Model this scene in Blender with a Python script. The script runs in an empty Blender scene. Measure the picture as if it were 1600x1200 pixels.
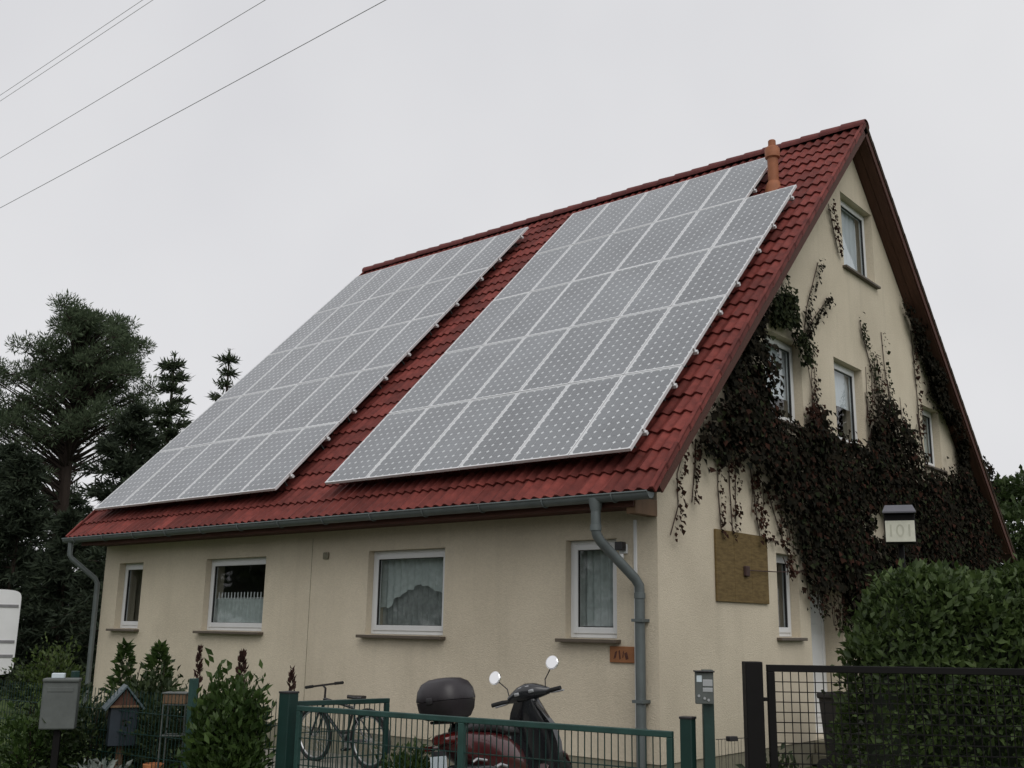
import bpy, bmesh, math, random
import numpy as np
from mathutils import Vector, Matrix, Euler
R = math.radians
S = bpy.context.scene
C = S.collection
random.seed(7); rng = np.random.default_rng(7)

# ------------------------------------------------------------------ camera
CAM = Vector((5.6024, -8.8501, 1.6)); YAW, PITCH, ROLL, FPX = 0.6997, 0.2282, 0.0162, 1643.56
_F = Vector((-math.sin(YAW)*math.cos(PITCH), math.cos(YAW)*math.cos(PITCH), math.sin(PITCH)))
_R = Vector((math.cos(YAW), math.sin(YAW), 0)); _U = _R.cross(_F)
_R2 = _R*math.cos(ROLL)+_U*math.sin(ROLL); _U2 = _U*math.cos(ROLL)-_R*math.sin(ROLL)
cd = bpy.data.cameras.new('camera'); cam = bpy.data.objects.new('camera', cd); C.objects.link(cam)
m = Matrix((_R2, _U2, -_F)).transposed().to_4x4(); m.translation = CAM; cam.matrix_world = m
cd.sensor_width = 36; cd.lens = FPX/1600*36; cd.clip_end = 3000; cd.clip_start = .05
S.camera = cam
# ------------------------------------------------------------------ world, sun, exposure
SUN_DIR = Vector((0.52, -0.42, 0.74)).normalized()
w = bpy.data.worlds.new('World'); S.world = w; w.use_nodes = True
nt = w.node_tree; nt.nodes.clear()
out = nt.nodes.new('ShaderNodeOutputWorld'); bg = nt.nodes.new('ShaderNodeBackground')
sky = nt.nodes.new('ShaderNodeTexSky'); sky.sky_type = 'NISHITA'; sky.sun_disc = False
sky.sun_elevation = math.asin(SUN_DIR.z); sky.sun_rotation = math.atan2(SUN_DIR.x, SUN_DIR.y)
sky.dust_density = 4.0
hs = nt.nodes.new('ShaderNodeHueSaturation'); hs.inputs['Saturation'].default_value = 0.25
nt.links.new(sky.outputs[0], hs.inputs['Color'])
tc = nt.nodes.new('ShaderNodeTexCoord'); no = nt.nodes.new('ShaderNodeTexNoise')
no.inputs['Scale'].default_value = 1.6; no.inputs['Detail'].default_value = 4; no.inputs['Roughness'].default_value = .55
nt.links.new(tc.outputs['Generated'], no.inputs['Vector'])
cr = nt.nodes.new('ShaderNodeValToRGB')
cr.color_ramp.elements[0].position = .25; cr.color_ramp.elements[0].color = (6.35, 6.36, 6.66, 1)
cr.color_ramp.elements[1].position = .75; cr.color_ramp.elements[1].color = (7.72, 7.72, 7.84, 1)
nt.links.new(no.outputs['Fac'], cr.inputs['Fac'])
mx = nt.nodes.new('ShaderNodeMixRGB'); mx.inputs['Fac'].default_value = .9      # the cloud sheet hides nine tenths of the clear sky
nt.links.new(hs.outputs[0], mx.inputs[1]); nt.links.new(cr.outputs[0], mx.inputs[2])
nt.links.new(mx.outputs[0], bg.inputs['Color']); bg.inputs['Strength'].default_value = .1
nt.links.new(bg.outputs[0], out.inputs['Surface'])
sl_ = bpy.data.lights.new('sun', 'SUN'); sun = bpy.data.objects.new('sun', sl_); C.objects.link(sun)
sl_.energy = 1.0; sl_.angle = R(50); sl_.color = (1, .97, .93)
sun.rotation_euler = SUN_DIR.to_track_quat('Z', 'Y').to_euler(); sun.location = (0, 0, 30)
S.view_settings.view_transform = 'Standard'; S.view_settings.look = 'None'
S.view_settings.exposure = .12; S.view_settings.gamma = 1; S.view_settings.use_curve_mapping = False

# ------------------------------------------------------------------ materials
def new_mat(name):
    m = bpy.data.materials.new(name); m.use_nodes = True
    return m, m.node_tree, m.node_tree.nodes['Principled BSDF']
def mat(name, col, rough=.7, var=.12, scale=6, bump=0, bscale=40, spec=.4, metal=0, objrand=0, col2=None, coat=0, detail=5, stretch=None):
    m, t, b = new_mat(name)
    b.inputs['Roughness'].default_value = rough; b.inputs['Metallic'].default_value = metal
    b.inputs['Specular IOR Level'].default_value = spec; b.inputs['Coat Weight'].default_value = coat
    tc = t.nodes.new('ShaderNodeTexCoord'); n = t.nodes.new('ShaderNodeTexNoise')
    n.inputs['Scale'].default_value = scale; n.inputs['Detail'].default_value = detail; n.inputs['Roughness'].default_value = .6
    src = tc.outputs['Object']
    if stretch:
        mp = t.nodes.new('ShaderNodeMapping'); mp.inputs['Scale'].default_value = stretch
        t.links.new(src, mp.inputs[0]); src = mp.outputs[0]
    if objrand:
        oi0 = t.nodes.new('ShaderNodeObjectInfo'); ml = t.nodes.new('ShaderNodeVectorMath'); ml.operation = 'MULTIPLY_ADD'
        ml.inputs[1].default_value = (1, 1, 1); sc0 = t.nodes.new('ShaderNodeMath'); sc0.operation = 'MULTIPLY'; sc0.inputs[1].default_value = 90
        t.links.new(oi0.outputs['Random'], sc0.inputs[0]); t.links.new(src, ml.inputs[0]); t.links.new(sc0.outputs[0], ml.inputs[2]); src = ml.outputs[0]
    t.links.new(src, n.inputs['Vector'])
    r = t.nodes.new('ShaderNodeValToRGB')
    c2 = col2 or tuple(min(1, c*(1+var)) for c in col); c1 = tuple(c*(1-var) for c in col) if not col2 else col
    r.color_ramp.elements[0].position = .3; r.color_ramp.elements[0].color = (*c1, 1)
    r.color_ramp.elements[1].position = .7; r.color_ramp.elements[1].color = (*c2, 1)
    t.links.new(n.outputs['Fac'], r.inputs['Fac']); last = r.outputs[0]
    if objrand:
        oi = t.nodes.new('ShaderNodeObjectInfo'); mr = t.nodes.new('ShaderNodeMapRange')
        mr.inputs['To Min'].default_value = 1-objrand; mr.inputs['To Max'].default_value = 1+objrand
        t.links.new(oi.outputs['Random'], mr.inputs['Value'])
        h = t.nodes.new('ShaderNodeHueSaturation'); t.links.new(last, h.inputs['Color']); t.links.new(mr.outputs[0], h.inputs['Value']); last = h.outputs[0]
    t.links.new(last, b.inputs['Base Color'])
    if bump:
        n2 = t.nodes.new('ShaderNodeTexNoise'); n2.inputs['Scale'].default_value = bscale; n2.inputs['Detail'].default_value = 4
        t.links.new(tc.outputs['Object'], n2.inputs['Vector'])
        bp = t.nodes.new('ShaderNodeBump'); bp.inputs['Strength'].default_value = bump; bp.inputs['Distance'].default_value = .01
        t.links.new(n2.outputs['Fac'], bp.inputs['Height']); t.links.new(bp.outputs[0], b.inputs['Normal'])
    return m
def leaf_mat(name, ca, cb, trans=.25, rough=.55, spec=.3):
    """leaf: per-leaf random tone (face attribute 'rnd') between ca and cb, some light shining through"""
    m, t, b = new_mat(name)
    a = t.nodes.new('ShaderNodeAttribute'); a.attribute_name = 'rnd'
    r = t.nodes.new('ShaderNodeValToRGB'); r.color_ramp.elements[0].color = (*ca, 1); r.color_ramp.elements[1].color = (*cb, 1)
    t.links.new(a.outputs['Fac'], r.inputs['Fac']); t.links.new(r.outputs[0], b.inputs['Base Color'])
    b.inputs['Roughness'].default_value = rough; b.inputs['Specular IOR Level'].default_value = spec
    tr = t.nodes.new('ShaderNodeBsdfTranslucent'); t.links.new(r.outputs[0], tr.inputs['Color'])
    mx = t.nodes.new('ShaderNodeMixShader'); mx.inputs[0].default_value = trans
    o = t.nodes['Material Output']; t.links.new(b.outputs[0], mx.inputs[1]); t.links.new(tr.outputs[0], mx.inputs[2]); t.links.new(mx.outputs[0], o.inputs['Surface'])
    return m
def glass_mat(name, f0=.055, tint=(.86, .9, .9)):
    m = bpy.data.materials.new(name); m.use_nodes = True; t = m.node_tree; t.nodes.clear()
    o = t.nodes.new('ShaderNodeOutputMaterial')
    lw = t.nodes.new('ShaderNodeLayerWeight'); lw.inputs['Blend'].default_value = .5        # 1-|cos|, the same from both sides
    pw = t.nodes.new('ShaderNodeMath'); pw.operation = 'POWER'; pw.inputs[1].default_value = 4.0; t.links.new(lw.outputs['Facing'], pw.inputs[0])
    ma = t.nodes.new('ShaderNodeMath'); ma.operation = 'MULTIPLY_ADD'; ma.inputs[1].default_value = 1-f0; ma.inputs[2].default_value = f0; t.links.new(pw.outputs[0], ma.inputs[0])
    tr = t.nodes.new('ShaderNodeBsdfTransparent'); tr.inputs[0].default_value = (*tint, 1)
    g = t.nodes.new('ShaderNodeBsdfGlossy'); g.inputs['Roughness'].default_value = .02
    mx = t.nodes.new('ShaderNodeMixShader'); t.links.new(ma.outputs[0], mx.inputs[0]); t.links.new(tr.outputs[0], mx.inputs[1]); t.links.new(g.outputs[0], mx.inputs[2])
    tc = t.nodes.new('ShaderNodeTexCoord'); n = t.nodes.new('ShaderNodeTexNoise'); n.inputs['Scale'].default_value = 1.3
    bp = t.nodes.new('ShaderNodeBump'); bp.inputs['Strength'].default_value = .08; bp.inputs['Distance'].default_value = .05
    t.links.new(tc.outputs['Object'], n.inputs['Vector']); t.links.new(n.outputs['Fac'], bp.inputs['Height'])
    t.links.new(bp.outputs[0], g.inputs['Normal'])
    t.links.new(mx.outputs[0], o.inputs['Surface']); return m
def net_mat(name, col=(.75, .77, .75), cover=.5):
    m = bpy.data.materials.new(name); m.use_nodes = True; t = m.node_tree; t.nodes.clear()
    o = t.nodes.new('ShaderNodeOutputMaterial'); d = t.nodes.new('ShaderNodeBsdfDiffuse'); d.inputs[0].default_value = (*col, 1)
    tl = t.nodes.new('ShaderNodeBsdfTranslucent'); tl.inputs[0].default_value = (*col, 1)
    a = t.nodes.new('ShaderNodeMixShader'); a.inputs[0].default_value = .35; t.links.new(d.outputs[0], a.inputs[1]); t.links.new(tl.outputs[0], a.inputs[2])
    tr = t.nodes.new('ShaderNodeBsdfTransparent'); b = t.nodes.new('ShaderNodeMixShader')
    tc = t.nodes.new('ShaderNodeTexCoord'); n = t.nodes.new('ShaderNodeTexNoise'); n.inputs['Scale'].default_value = 14; n.inputs['Detail'].default_value = 3
    t.links.new(tc.outputs['Object'], n.inputs['Vector'])
    mr = t.nodes.new('ShaderNodeMapRange'); mr.inputs['From Min'].default_value = .35; mr.inputs['From Max'].default_value = .65
    mr.inputs['To Min'].default_value = cover-.07; mr.inputs['To Max'].default_value = cover+.07
    t.links.new(n.outputs['Fac'], mr.inputs['Value']); t.links.new(mr.outputs[0], b.inputs[0])
    t.links.new(tr.outputs[0], b.inputs[1]); t.links.new(a.outputs[0], b.inputs[2]); t.links.new(b.outputs[0], o.inputs['Surface']); return m

def stucco_mat():
    m = mat('stucco', (.572, .506, .392), .92, .06, 1.1, .7, 80, .15, col2=(.62, .552, .432), detail=9)
    t = m.node_tree; b = t.nodes['Principled BSDF']; tc = t.nodes.new('ShaderNodeTexCoord')
    base = b.inputs['Base Color'].links[0].from_socket
    # rain streaks: noise drawn out vertically, greyer
    mp = t.nodes.new('ShaderNodeMapping'); mp.inputs['Scale'].default_value = (5, 5, .35); n = t.nodes.new('ShaderNodeTexNoise'); n.inputs['Scale'].default_value = 1.6; n.inputs['Detail'].default_value = 6
    t.links.new(tc.outputs['Object'], mp.inputs[0]); t.links.new(mp.outputs[0], n.inputs['Vector'])
    r = t.nodes.new('ShaderNodeValToRGB'); r.color_ramp.elements[0].position = .52; r.color_ramp.elements[0].color = (0, 0, 0, 1); r.color_ramp.elements[1].position = .8; r.color_ramp.elements[1].color = (.55, .55, .55, 1)
    t.links.new(n.outputs['Fac'], r.inputs['Fac'])
    mx = t.nodes.new('ShaderNodeMixRGB'); mx.inputs[2].default_value = (.51, .455, .352, 1)
    t.links.new(r.outputs[0], mx.inputs[0]); t.links.new(base, mx.inputs[1])
    # coarse plaster grain and weathered patches
    n3 = t.nodes.new('ShaderNodeTexNoise'); n3.inputs['Scale'].default_value = 38; n3.inputs['Detail'].default_value = 6; n3.inputs['Roughness'].default_value = .75; t.links.new(tc.outputs['Object'], n3.inputs['Vector'])
    mr3 = t.nodes.new('ShaderNodeMapRange'); mr3.inputs['From Min'].default_value = .3; mr3.inputs['From Max'].default_value = .7; mr3.inputs['To Min'].default_value = .90; mr3.inputs['To Max'].default_value = 1.07; t.links.new(n3.outputs['Fac'], mr3.inputs['Value'])
    n4 = t.nodes.new('ShaderNodeTexNoise'); n4.inputs['Scale'].default_value = .55; n4.inputs['Detail'].default_value = 7; t.links.new(tc.outputs['Object'], n4.inputs['Vector'])
    mr4 = t.nodes.new('ShaderNodeMapRange'); mr4.inputs['From Min'].default_value = .35; mr4.inputs['From Max'].default_value = .65; mr4.inputs['To Min'].default_value = .93; mr4.inputs['To Max'].default_value = 1.05; t.links.new(n4.outputs['Fac'], mr4.inputs['Value'])
    pm = t.nodes.new('ShaderNodeMath'); pm.operation = 'MULTIPLY'; t.links.new(mr3.outputs[0], pm.inputs[0]); t.links.new(mr4.outputs[0], pm.inputs[1])
    hv = t.nodes.new('ShaderNodeHueSaturation'); t.links.new(mx.outputs[0], hv.inputs['Color']); t.links.new(pm.outputs[0], hv.inputs['Value']); t.links.new(hv.outputs[0], b.inputs['Base Color'])
    return m

M = dict(
 stucco=stucco_mat(),
 plinth=mat('plinth', (.23, .215, .16), .9, .15, 5, .4, 60, .15),
 tile=mat('roof_tile', (.105, .024, .020), .68, .2, 7, .3, 60, .22, objrand=.3, col2=(.20, .045, .036), detail=8),
 ridge=mat('ridge_tile', (.10, .024, .022), .6, .2, 9, .25, 60, .3, objrand=.16, col2=(.15, .036, .032)),
 mossy=mat('mossy_tile', (.032, .022, .016), .9, .3, 9, .4, 50, .15, objrand=.15, col2=(.055, .038, .024)),  # rear slope tiles, darker brown than the front ones
 underlay=mat('underlay', (.05, .03, .025), .9),
 soffit=mat('soffit_wood', (.075, .030, .021), .7, .25, 3, .2, 60, .25, stretch=(1, 14, 14)),
 verge=mat('verge_wood', (.085, .042, .03), .75, .25, 3, .2, 60, .25, stretch=(14, 1, 1)),
 lightwood=mat('light_wood', (.24, .10, .04), .7, .25, 4, .2, 60),
 zinc=mat('zinc', (.125, .145, .145), .55, .14, 5, .1, 50, .5, metal=.35),
 pvc=mat('white_pvc', (.66, .67, .67), .35, .03, 4, 0),
 gasket=mat('gasket', (.02, .02, .02), .6),
 sill=mat('sill_metal', (.10, .08, .06), .55, .15, 6),
 glass=glass_mat('window_glass'),
 room=mat('room_plaster', (.22, .2, .17), .9),
 net=net_mat('net_curtain', (.78, .82, .80), .48), netdense=net_mat('net_dense', (.80, .86, .84), .80),
 blind=mat('blind_cloth', (.70, .72, .76), .8, .03, 3),
 cell=mat('solar_cell', (.165, .177, .188), .14, .18, 1.2, 0, 40, 1.0, objrand=.07),
 sheet=mat('panel_backsheet', (.66, .69, .70), .16, .03, 5, 0, 40, 1.0), underside=mat('panel_underside', (.02, .02, .022), .7),
 alu=mat('aluminium', (.68, .69, .70), .4, .05, 8, 0, 40, .6, metal=.15),
 clay=mat('clay_vent', (.30, .11, .05), .65, .15, 10, .1, 60),
 osb=mat('weathered_board', (.105, .072, .032), .85, .3, 5, .3, 60, .15, col2=(.185, .132, .058), stretch=(1, 1.5, 7)),
 fgreen=mat('fence_green', (.008, .032, .027), .42, .2, 6, .05, 60, .5),
 fgreen_l=mat('fence_green_weathered', (.018, .056, .048), .5, .25, 6, .05, 60, .5),
 black=mat('black_paint', (.0055, .0048, .0048), .6, .2, 6, .05, 60, .18),
 blackpl=mat('black_plastic', (.022, .020, .022), .38, .15, 8, .03, 80, .5),
 caseblk=mat('case_plastic', (.020, .016, .019), .42, .15, 8, .03, 80, .5),
 rubber=mat('rubber', (.018, .018, .018), .85),
 redpaint=mat('scooter_red', (.055, .006, .007), .3, .08, 3, 0, 40, .5, coat=.6),
 darkpaint=mat('scooter_dark', (.020, .021, .024), .25, .08, 3, 0, 40, .5, coat=.5),
 chrome=mat('chrome', (.8, .8, .8), .08, .02, 3, 0, 40, .5, metal=1),
 mirror=mat('mirror_glass', (.92, .92, .92), .03, .01, 3, 0, 40, .5, metal=1),
 silver=mat('silver_paint', (.45, .46, .47), .35, .05, 3, metal=.6),
 plate=mat('plate_white', (.55, .62, .66), .4, .03, 6),
 taillight=mat('tail_light', (.07, .006, .005), .15, .05, 6, coat=.8),
 headlight=mat('head_light', (.6, .62, .62), .08, .05, 6, coat=.8),
 letter=mat('dark_letter', (.03, .03, .03), .6), letterdim=mat('faded_letter', (.46, .46, .37), .6),
 lampface=mat('lamp_face', (.60, .60, .50), .35, .08, 20), lamproof=mat('lamp_hood', (.10, .10, .115), .5, .1, 8),
 greybox=mat('grey_box', (.095, .105, .10), .5, .15, 8, .05, 60),
 bluebox=mat('blue_box', (.018, .026, .036), .5, .2, 8), blueroof=mat('blue_roof', (.06, .085, .095), .5, .2, 8),
 caravan=mat('caravan_white', (.74, .75, .76), .4, .06, 2), caravantrim=mat('caravan_trim', (.22, .22, .23), .5),
 brownwood=mat('brown_wood', (.15, .09, .05), .75, .25, 8, .2, 60, stretch=(1, 1, .15)),
 terracotta=mat('terracotta', (.42, .17, .07), .75, .15, 8, .1, 60),
 bark=mat('bark', (.055, .042, .034), .95, .35, 6, .8, 18, .1, stretch=(1, 1, .3)),
 pinebark=mat('pine_bark', (.04, .031, .026), .95, .35, 5, .8, 16, .1, stretch=(1, 1, .3)),
 stem=mat('vine_stem', (.06, .035, .03), .9, .2, 12),
 pine=leaf_mat('pine_needles', (.05, .074, .042), (.12, .158, .086), .35, .85),
 spruce=leaf_mat('spruce_needles', (.022, .033, .021), (.05, .068, .038), .2, .85),
 spruce2=leaf_mat('spruce_needles_light', (.032, .048, .028), (.075, .10, .052), .25, .85),
 vine=leaf_mat('creeper_leaves', (.006, .0065, .004), (.020, .016, .0095), .12, .9, .12),
 vinered=leaf_mat('creeper_red', (.012, .008, .005), (.058, .024, .016), .15, .9, .12),
 vinegreen=leaf_mat('creeper_green', (.010, .016, .008), (.034, .040, .016), .15, .9, .12),
 hedge=leaf_mat('hedge_leaves', (.024, .043, .013), (.10, .148, .044), .32, .5),
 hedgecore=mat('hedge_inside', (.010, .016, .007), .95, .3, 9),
 shrub=leaf_mat('shrub_leaves', (.022, .046, .011), (.070, .115, .028), .3, .5),
 shrubdark=leaf_mat('shrub_dark', (.014, .026, .010), (.045, .065, .022), .22, .6),
 shrublime=leaf_mat('shrub_lime', (.035, .062, .015), (.10, .14, .036), .3, .5),
 dock=leaf_mat('dock_seed', (.03, .014, .012), (.08, .04, .03), .2, .7),
 silverleaf=leaf_mat('silver_leaves', (.12, .15, .13), (.34, .37, .34), .25, .6),
 decid=leaf_mat('tree_leaves', (.022, .042, .012), (.065, .095, .03), .25, .55),
 wire=mat('cable', (.42, .42, .44), .6),
)
def ground_mat(name, a, b, scale, rough=.95, bump=.5):
    return mat(name, a, rough, .2, scale, bump, 30, .1, col2=b, detail=8)
M['grass'] = ground_mat('grass', (.03, .05, .016), (.075, .10, .035), 2.5)
M['paving'] = ground_mat('paving', (.17, .165, .145), (.25, .24, .21), 4, .9, .3)
M['asphalt'] = ground_mat('asphalt', (.045, .045, .046), (.065, .064, .062), 9, .9, .5)

# ------------------------------------------------------------------ mesh helpers
def link(o, parent=None):
    C.objects.link(o)
    if parent is not None: o.parent = parent
    return o
class MB:
    def __init__(s, T=None): s.v = []; s.f = []; s.T = T
    def add(s, vs, fs):
        k = len(s.v); s.v += [tuple(v) for v in vs]; s.f += [tuple(i+k for i in f) for f in fs]; return s
    def box(s, x0, y0, z0, x1, y1, z1, ch=0):
        x0, x1 = sorted((x0, x1)); y0, y1 = sorted((y0, y1)); z0, z1 = sorted((z0, z1))
        if ch:
            bm = bmesh.new(); bmesh.ops.create_cube(bm, size=1)
            for v in bm.verts: v.co = Vector(((x0+x1)/2+v.co.x*(x1-x0), (y0+y1)/2+v.co.y*(y1-y0), (z0+z1)/2+v.co.z*(z1-z0)))
            bmesh.ops.bevel(bm, geom=bm.edges[:], offset=ch, segments=2, affect='EDGES', profile=.5)
            bm.verts.index_update(); s.add([v.co[:] for v in bm.verts], [[v.index for v in f.verts] for f in bm.faces]); bm.free(); return s
        return s.add([(x0,y0,z0),(x1,y0,z0),(x1,y1,z0),(x0,y1,z0),(x0,y0,z1),(x1,y0,z1),(x1,y1,z1),(x0,y1,z1)],
                     [(0,3,2,1),(4,5,6,7),(0,1,5,4),(1,2,6,5),(2,3,7,6),(3,0,4,7)])
    def tube(s, pts, r, n=8, caps=True):
        pts = [Vector(p) for p in pts]; rs = r if isinstance(r, (list, tuple)) else [r]*len(pts)
        k = len(s.v); up = None
        for i, p in enumerate(pts):
            d = (pts[min(i+1, len(pts)-1)]-pts[max(i-1, 0)]).normalized()
            if up is None:
                a = Vector((0, 0, 1)) if abs(d.z) < .9 else Vector((1, 0, 0)); up = (a-d*a.dot(d)).normalized()
            else: up = (up-d*up.dot(d)).normalized()
            b = d.cross(up)
            for j in range(n):
                t = 2*math.pi*j/n; s.v.append(tuple(p+(up*math.cos(t)+b*math.sin(t))*rs[i]))
        for i in range(len(pts)-1):
            for j in range(n):
                a = k+i*n+j; b2 = k+i*n+(j+1) % n; s.f.append((a, b2, b2+n, a+n))
        if caps:
            s.f.append(tuple(k+j for j in range(n))[::-1]); e = k+(len(pts)-1)*n; s.f.append(tuple(e+j for j in range(n)))
        return s
    def lathe(s, prof, c=(0, 0, 0), axis='z', n=24):
        k = len(s.v)
        for (r, h) in prof:
            for j in range(n):
                t = 2*math.pi*j/n; a, b = r*math.cos(t), r*math.sin(t)
                q = (a, b, h) if axis == 'z' else ((a, h, b) if axis == 'y' else (h, a, b))
                s.v.append((c[0]+q[0], c[1]+q[1], c[2]+q[2]))
        for i in range(len(prof)-1):
            for j in range(n):
                a = k+i*n+j; b = k+i*n+(j+1) % n; s.f.append((a, b, b+n, a+n))
        s.f.append(tuple(k+j for j in range(n))[::-1]); e = k+(len(prof)-1)*n; s.f.append(tuple(e+j for j in range(n)))
        return s
    def torus(s, c, R_, r, axis='y', n=36, m_=10):
        k = len(s.v)
        for i in range(n):
            a = 2*math.pi*i/n
            for j in range(m_):
                b = 2*math.pi*j/m_; q = R_+r*math.cos(b); h = r*math.sin(b)
                p = (q*math.cos(a), h, q*math.sin(a)) if axis == 'y' else (h, q*math.cos(a), q*math.sin(a))
                s.v.append((c[0]+p[0], c[1]+p[1], c[2]+p[2]))
        for i in range(n):
            for j in range(m_):
                s.f.append((k+i*m_+j, k+i*m_+(j+1) % m_, k+((i+1) % n)*m_+(j+1) % m_, k+((i+1) % n)*m_+j))
        return s
    def loft(s, rings, caps=True):
        k = len(s.v); n = len(rings[0])
        for r in rings: s.v += [tuple(p) for p in r]
        for i in range(len(rings)-1):
            for j in range(n):
                a = k+i*n+j; b = k+i*n+(j+1) % n; s.f.append((a, b, b+n, a+n))
        if caps: s.f.append(tuple(k+j for j in range(n))[::-1]); e = k+(len(rings)-1)*n; s.f.append(tuple(e+j for j in range(n)))
        return s
    def build(s, name, m_, parent=None, smooth=False, mw=None):
        T = s.T
        vs = [tuple(T @ Vector(v)) for v in s.v] if T is not None else s.v
        me = bpy.data.meshes.new(name); me.from_pydata(vs, [], s.f); me.update()
        bm = bmesh.new(); bm.from_mesh(me); bmesh.ops.recalc_face_normals(bm, faces=bm.faces[:]); bm.to_mesh(me); bm.free()
        me.materials.append(m_)
        o = bpy.data.objects.new(name, me); link(o, parent)
        if smooth:
            me.polygons.foreach_set('use_smooth', [True]*len(me.polygons))
            try:
                me.set_sharp_from_angle(angle=R(35))
            except Exception: pass
        return o
def superellipse(cx, cz_, a, b, y, n=20, e=2.6, axis='y'):
    r = []
    for j in range(n):
        t = 2*math.pi*j/n; c, s_ = math.cos(t), math.sin(t)
        p = a*math.copysign(abs(c)**(2/e), c); q = b*math.copysign(abs(s_)**(2/e), s_)
        r.append((y, cx+p, cz_+q) if axis == 'x' else ((cx+p, y, cz_+q) if axis == 'y' else (cx+p, cz_+q, y)))
    return r
def thing(name, label, cat, loc=(0, 0, 0), rot=(0, 0, 0), group=None):
    o = bpy.data.objects.new(name, None); o.empty_display_size = .2; link(o)
    o.location = loc; o.rotation_euler = rot; tag(o, label, cat, group); return o
def tag(o, label, cat, group=None):
    o['label'] = label; o['category'] = cat
    if group: o['group'] = group
    return o
def struct(o): o['kind'] = 'structure'; return o

def leaves(name, P, D, L, W, m_, parent=None, fold=.25, N=None, kind='stuff'):
    """one mesh of many small folded leaves: base points P, directions D, lengths L, widths W"""
    n = len(P); P = np.asarray(P, float); D = np.asarray(D, float); D /= np.linalg.norm(D, axis=1, keepdims=True)+1e-9
    A = rng.normal(size=(n, 3)) if N is None else np.asarray(N, float)+rng.normal(size=(n, 3))*.35
    X = np.cross(D, A); X /= np.linalg.norm(X, axis=1, keepdims=True)+1e-9; Z = np.cross(X, D)
    L = np.broadcast_to(L, n)[:, None]; W = np.broadcast_to(W, n)[:, None]
    mid = P+D*L*.45
    V = np.stack([P, mid+X*W*.5+Z*W*fold, P+D*L, mid-X*W*.5+Z*W*fold], 1).reshape(-1, 3)
    k = np.arange(n)*4
    Fc = np.stack([np.stack([k, k+1, k+2], 1), np.stack([k, k+2, k+3], 1)], 1).reshape(-1, 3)
    me = bpy.data.meshes.new(name); me.vertices.add(len(V)); me.vertices.foreach_set('co', V.ravel())
    me.loops.add(Fc.size); me.loops.foreach_set('vertex_index', Fc.ravel().astype(np.int32))
    me.polygons.add(len(Fc)); me.polygons.foreach_set('loop_start', np.arange(len(Fc), dtype=np.int32)*3)
    me.update(calc_edges=True)
    at = me.attributes.new('rnd', 'FLOAT', 'FACE'); at.data.foreach_set('value', np.repeat(np.clip(rng.beta(1.6, 2.2, n), 0, 1), 2).astype(np.float32))
    me.materials.append(m_)
    o = bpy.data.objects.new(name, me); link(o, parent)
    if kind: o['kind'] = kind
    return o
def unit(n): v = rng.normal(size=(n, 3)); return v/np.linalg.norm(v, axis=1, keepdims=True)

# ================================================================== SETTING
def sheet(name, pts, z, m_):
    b = MB(); b.add([(x, y, z) for x, y in pts], [tuple(range(len(pts)))]); return struct(b.build(name, m_))
sheet('ground', [(-900, -900), (900, -900), (900, 900), (-900, 900)], 0, M['grass'])
sheet('paved_yard', [(-6.2, -3.3), (3.2, -2.6), (3.2, 0.6), (-0.2, .6), (-6.2, .6)], .008, M['paving'])
sheet('street', [(-60, -14), (60, -14), (60, -7.2), (-60, -7.2)], .004, M['asphalt'])
sheet('pavement', [(-60, -7.0), (60, -7.0), (60, -4.9), (-60, -4.9)], .012, M['paving'])
kb = MB()
for i in range(60): kb.box(-60+i*2+.005, -7.2, -.1, -58+i*2-.005, -7.0, .11, .012)
struct(kb.build('kerb', M['paving']))

# ================================================================== HOUSE
L, RUN, ZE, ZR = 11.58, 6.38, 2.971, 9.473
RISE = ZR-ZE; SL = math.hypot(RUN, RISE); CS, SN = RUN/SL, RISE/SL
GW, FW = -0.3166, 0.5704          # outer faces of right gable wall (x) and front wall (y)
LW = -L-GW; BW = 2*RUN-FW
TF = Matrix(((1, 0, 0, 0), (0, CS, -SN, 0), (0, SN, CS, ZE), (0, 0, 0, 1)))      # roof front: (x, along slope, normal)
TB = Matrix(((1, 0, 0, 0), (0, -CS, SN, 2*RUN), (0, SN, CS, ZE), (0, 0, 0, 1)))
house = thing('house', 'cream rendered house with steep red tiled roof and climbing plants on its gable', 'house')

def wall_panel(name, outer, holes, thick, Tm, m_):
    """flat wall with real openings; outer/holes in (u, v); outward = +w, thickness goes inward"""
    bm = bmesh.new(); loops = [outer]+holes; edges = []; vl = []
    for lp in loops:
        vs = [bm.verts.new((u, v, 0)) for u, v in lp]; vl.append(vs)
        for i in range(len(vs)): edges.append(bm.edges.new((vs[i], vs[(i+1) % len(vs)])))
    bmesh.ops.triangle_fill(bm, edges=edges, use_beauty=True, use_dissolve=False)
    bm.verts.index_update()
    V = [v.co[:] for v in bm.verts]; Fs = [[v.index for v in f.verts] for f in bm.faces]
    n = len(V); b = MB(Tm); b.v = V+[(x, y, -thick) for x, y, z in V]
    b.f = [tuple(f) for f in Fs]+[tuple(i+n for i in f[::-1]) for f in Fs]
    for vs in vl:
        for i in range(len(vs)):
            a, c = vs[i].index, vs[(i+1) % len(vs)].index; b.f.append((a, c, c+n, a+n))
    bm.free(); return b.build(name, m_, house)
T_front = Matrix(((1, 0, 0, 0), (0, 0, -1, FW), (0, 1, 0, 0), (0, 0, 0, 1)))      # u=x, v=z, w=-y
T_gable = Matrix(((0, 0, 1, GW), (1, 0, 0, 0), (0, 1, 0, 0), (0, 0, 0, 1)))       # u=y, v=z, w=+x
T_left = Matrix(((0, 0, -1, LW), (-1, 0, 0, 0), (0, 1, 0, 0), (0, 0, 0, 1)))
T_back = Matrix(((-1, 0, 0, 0), (0, 0, 1, BW), (0, 1, 0, 0), (0, 0, 0, 1)))
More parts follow.
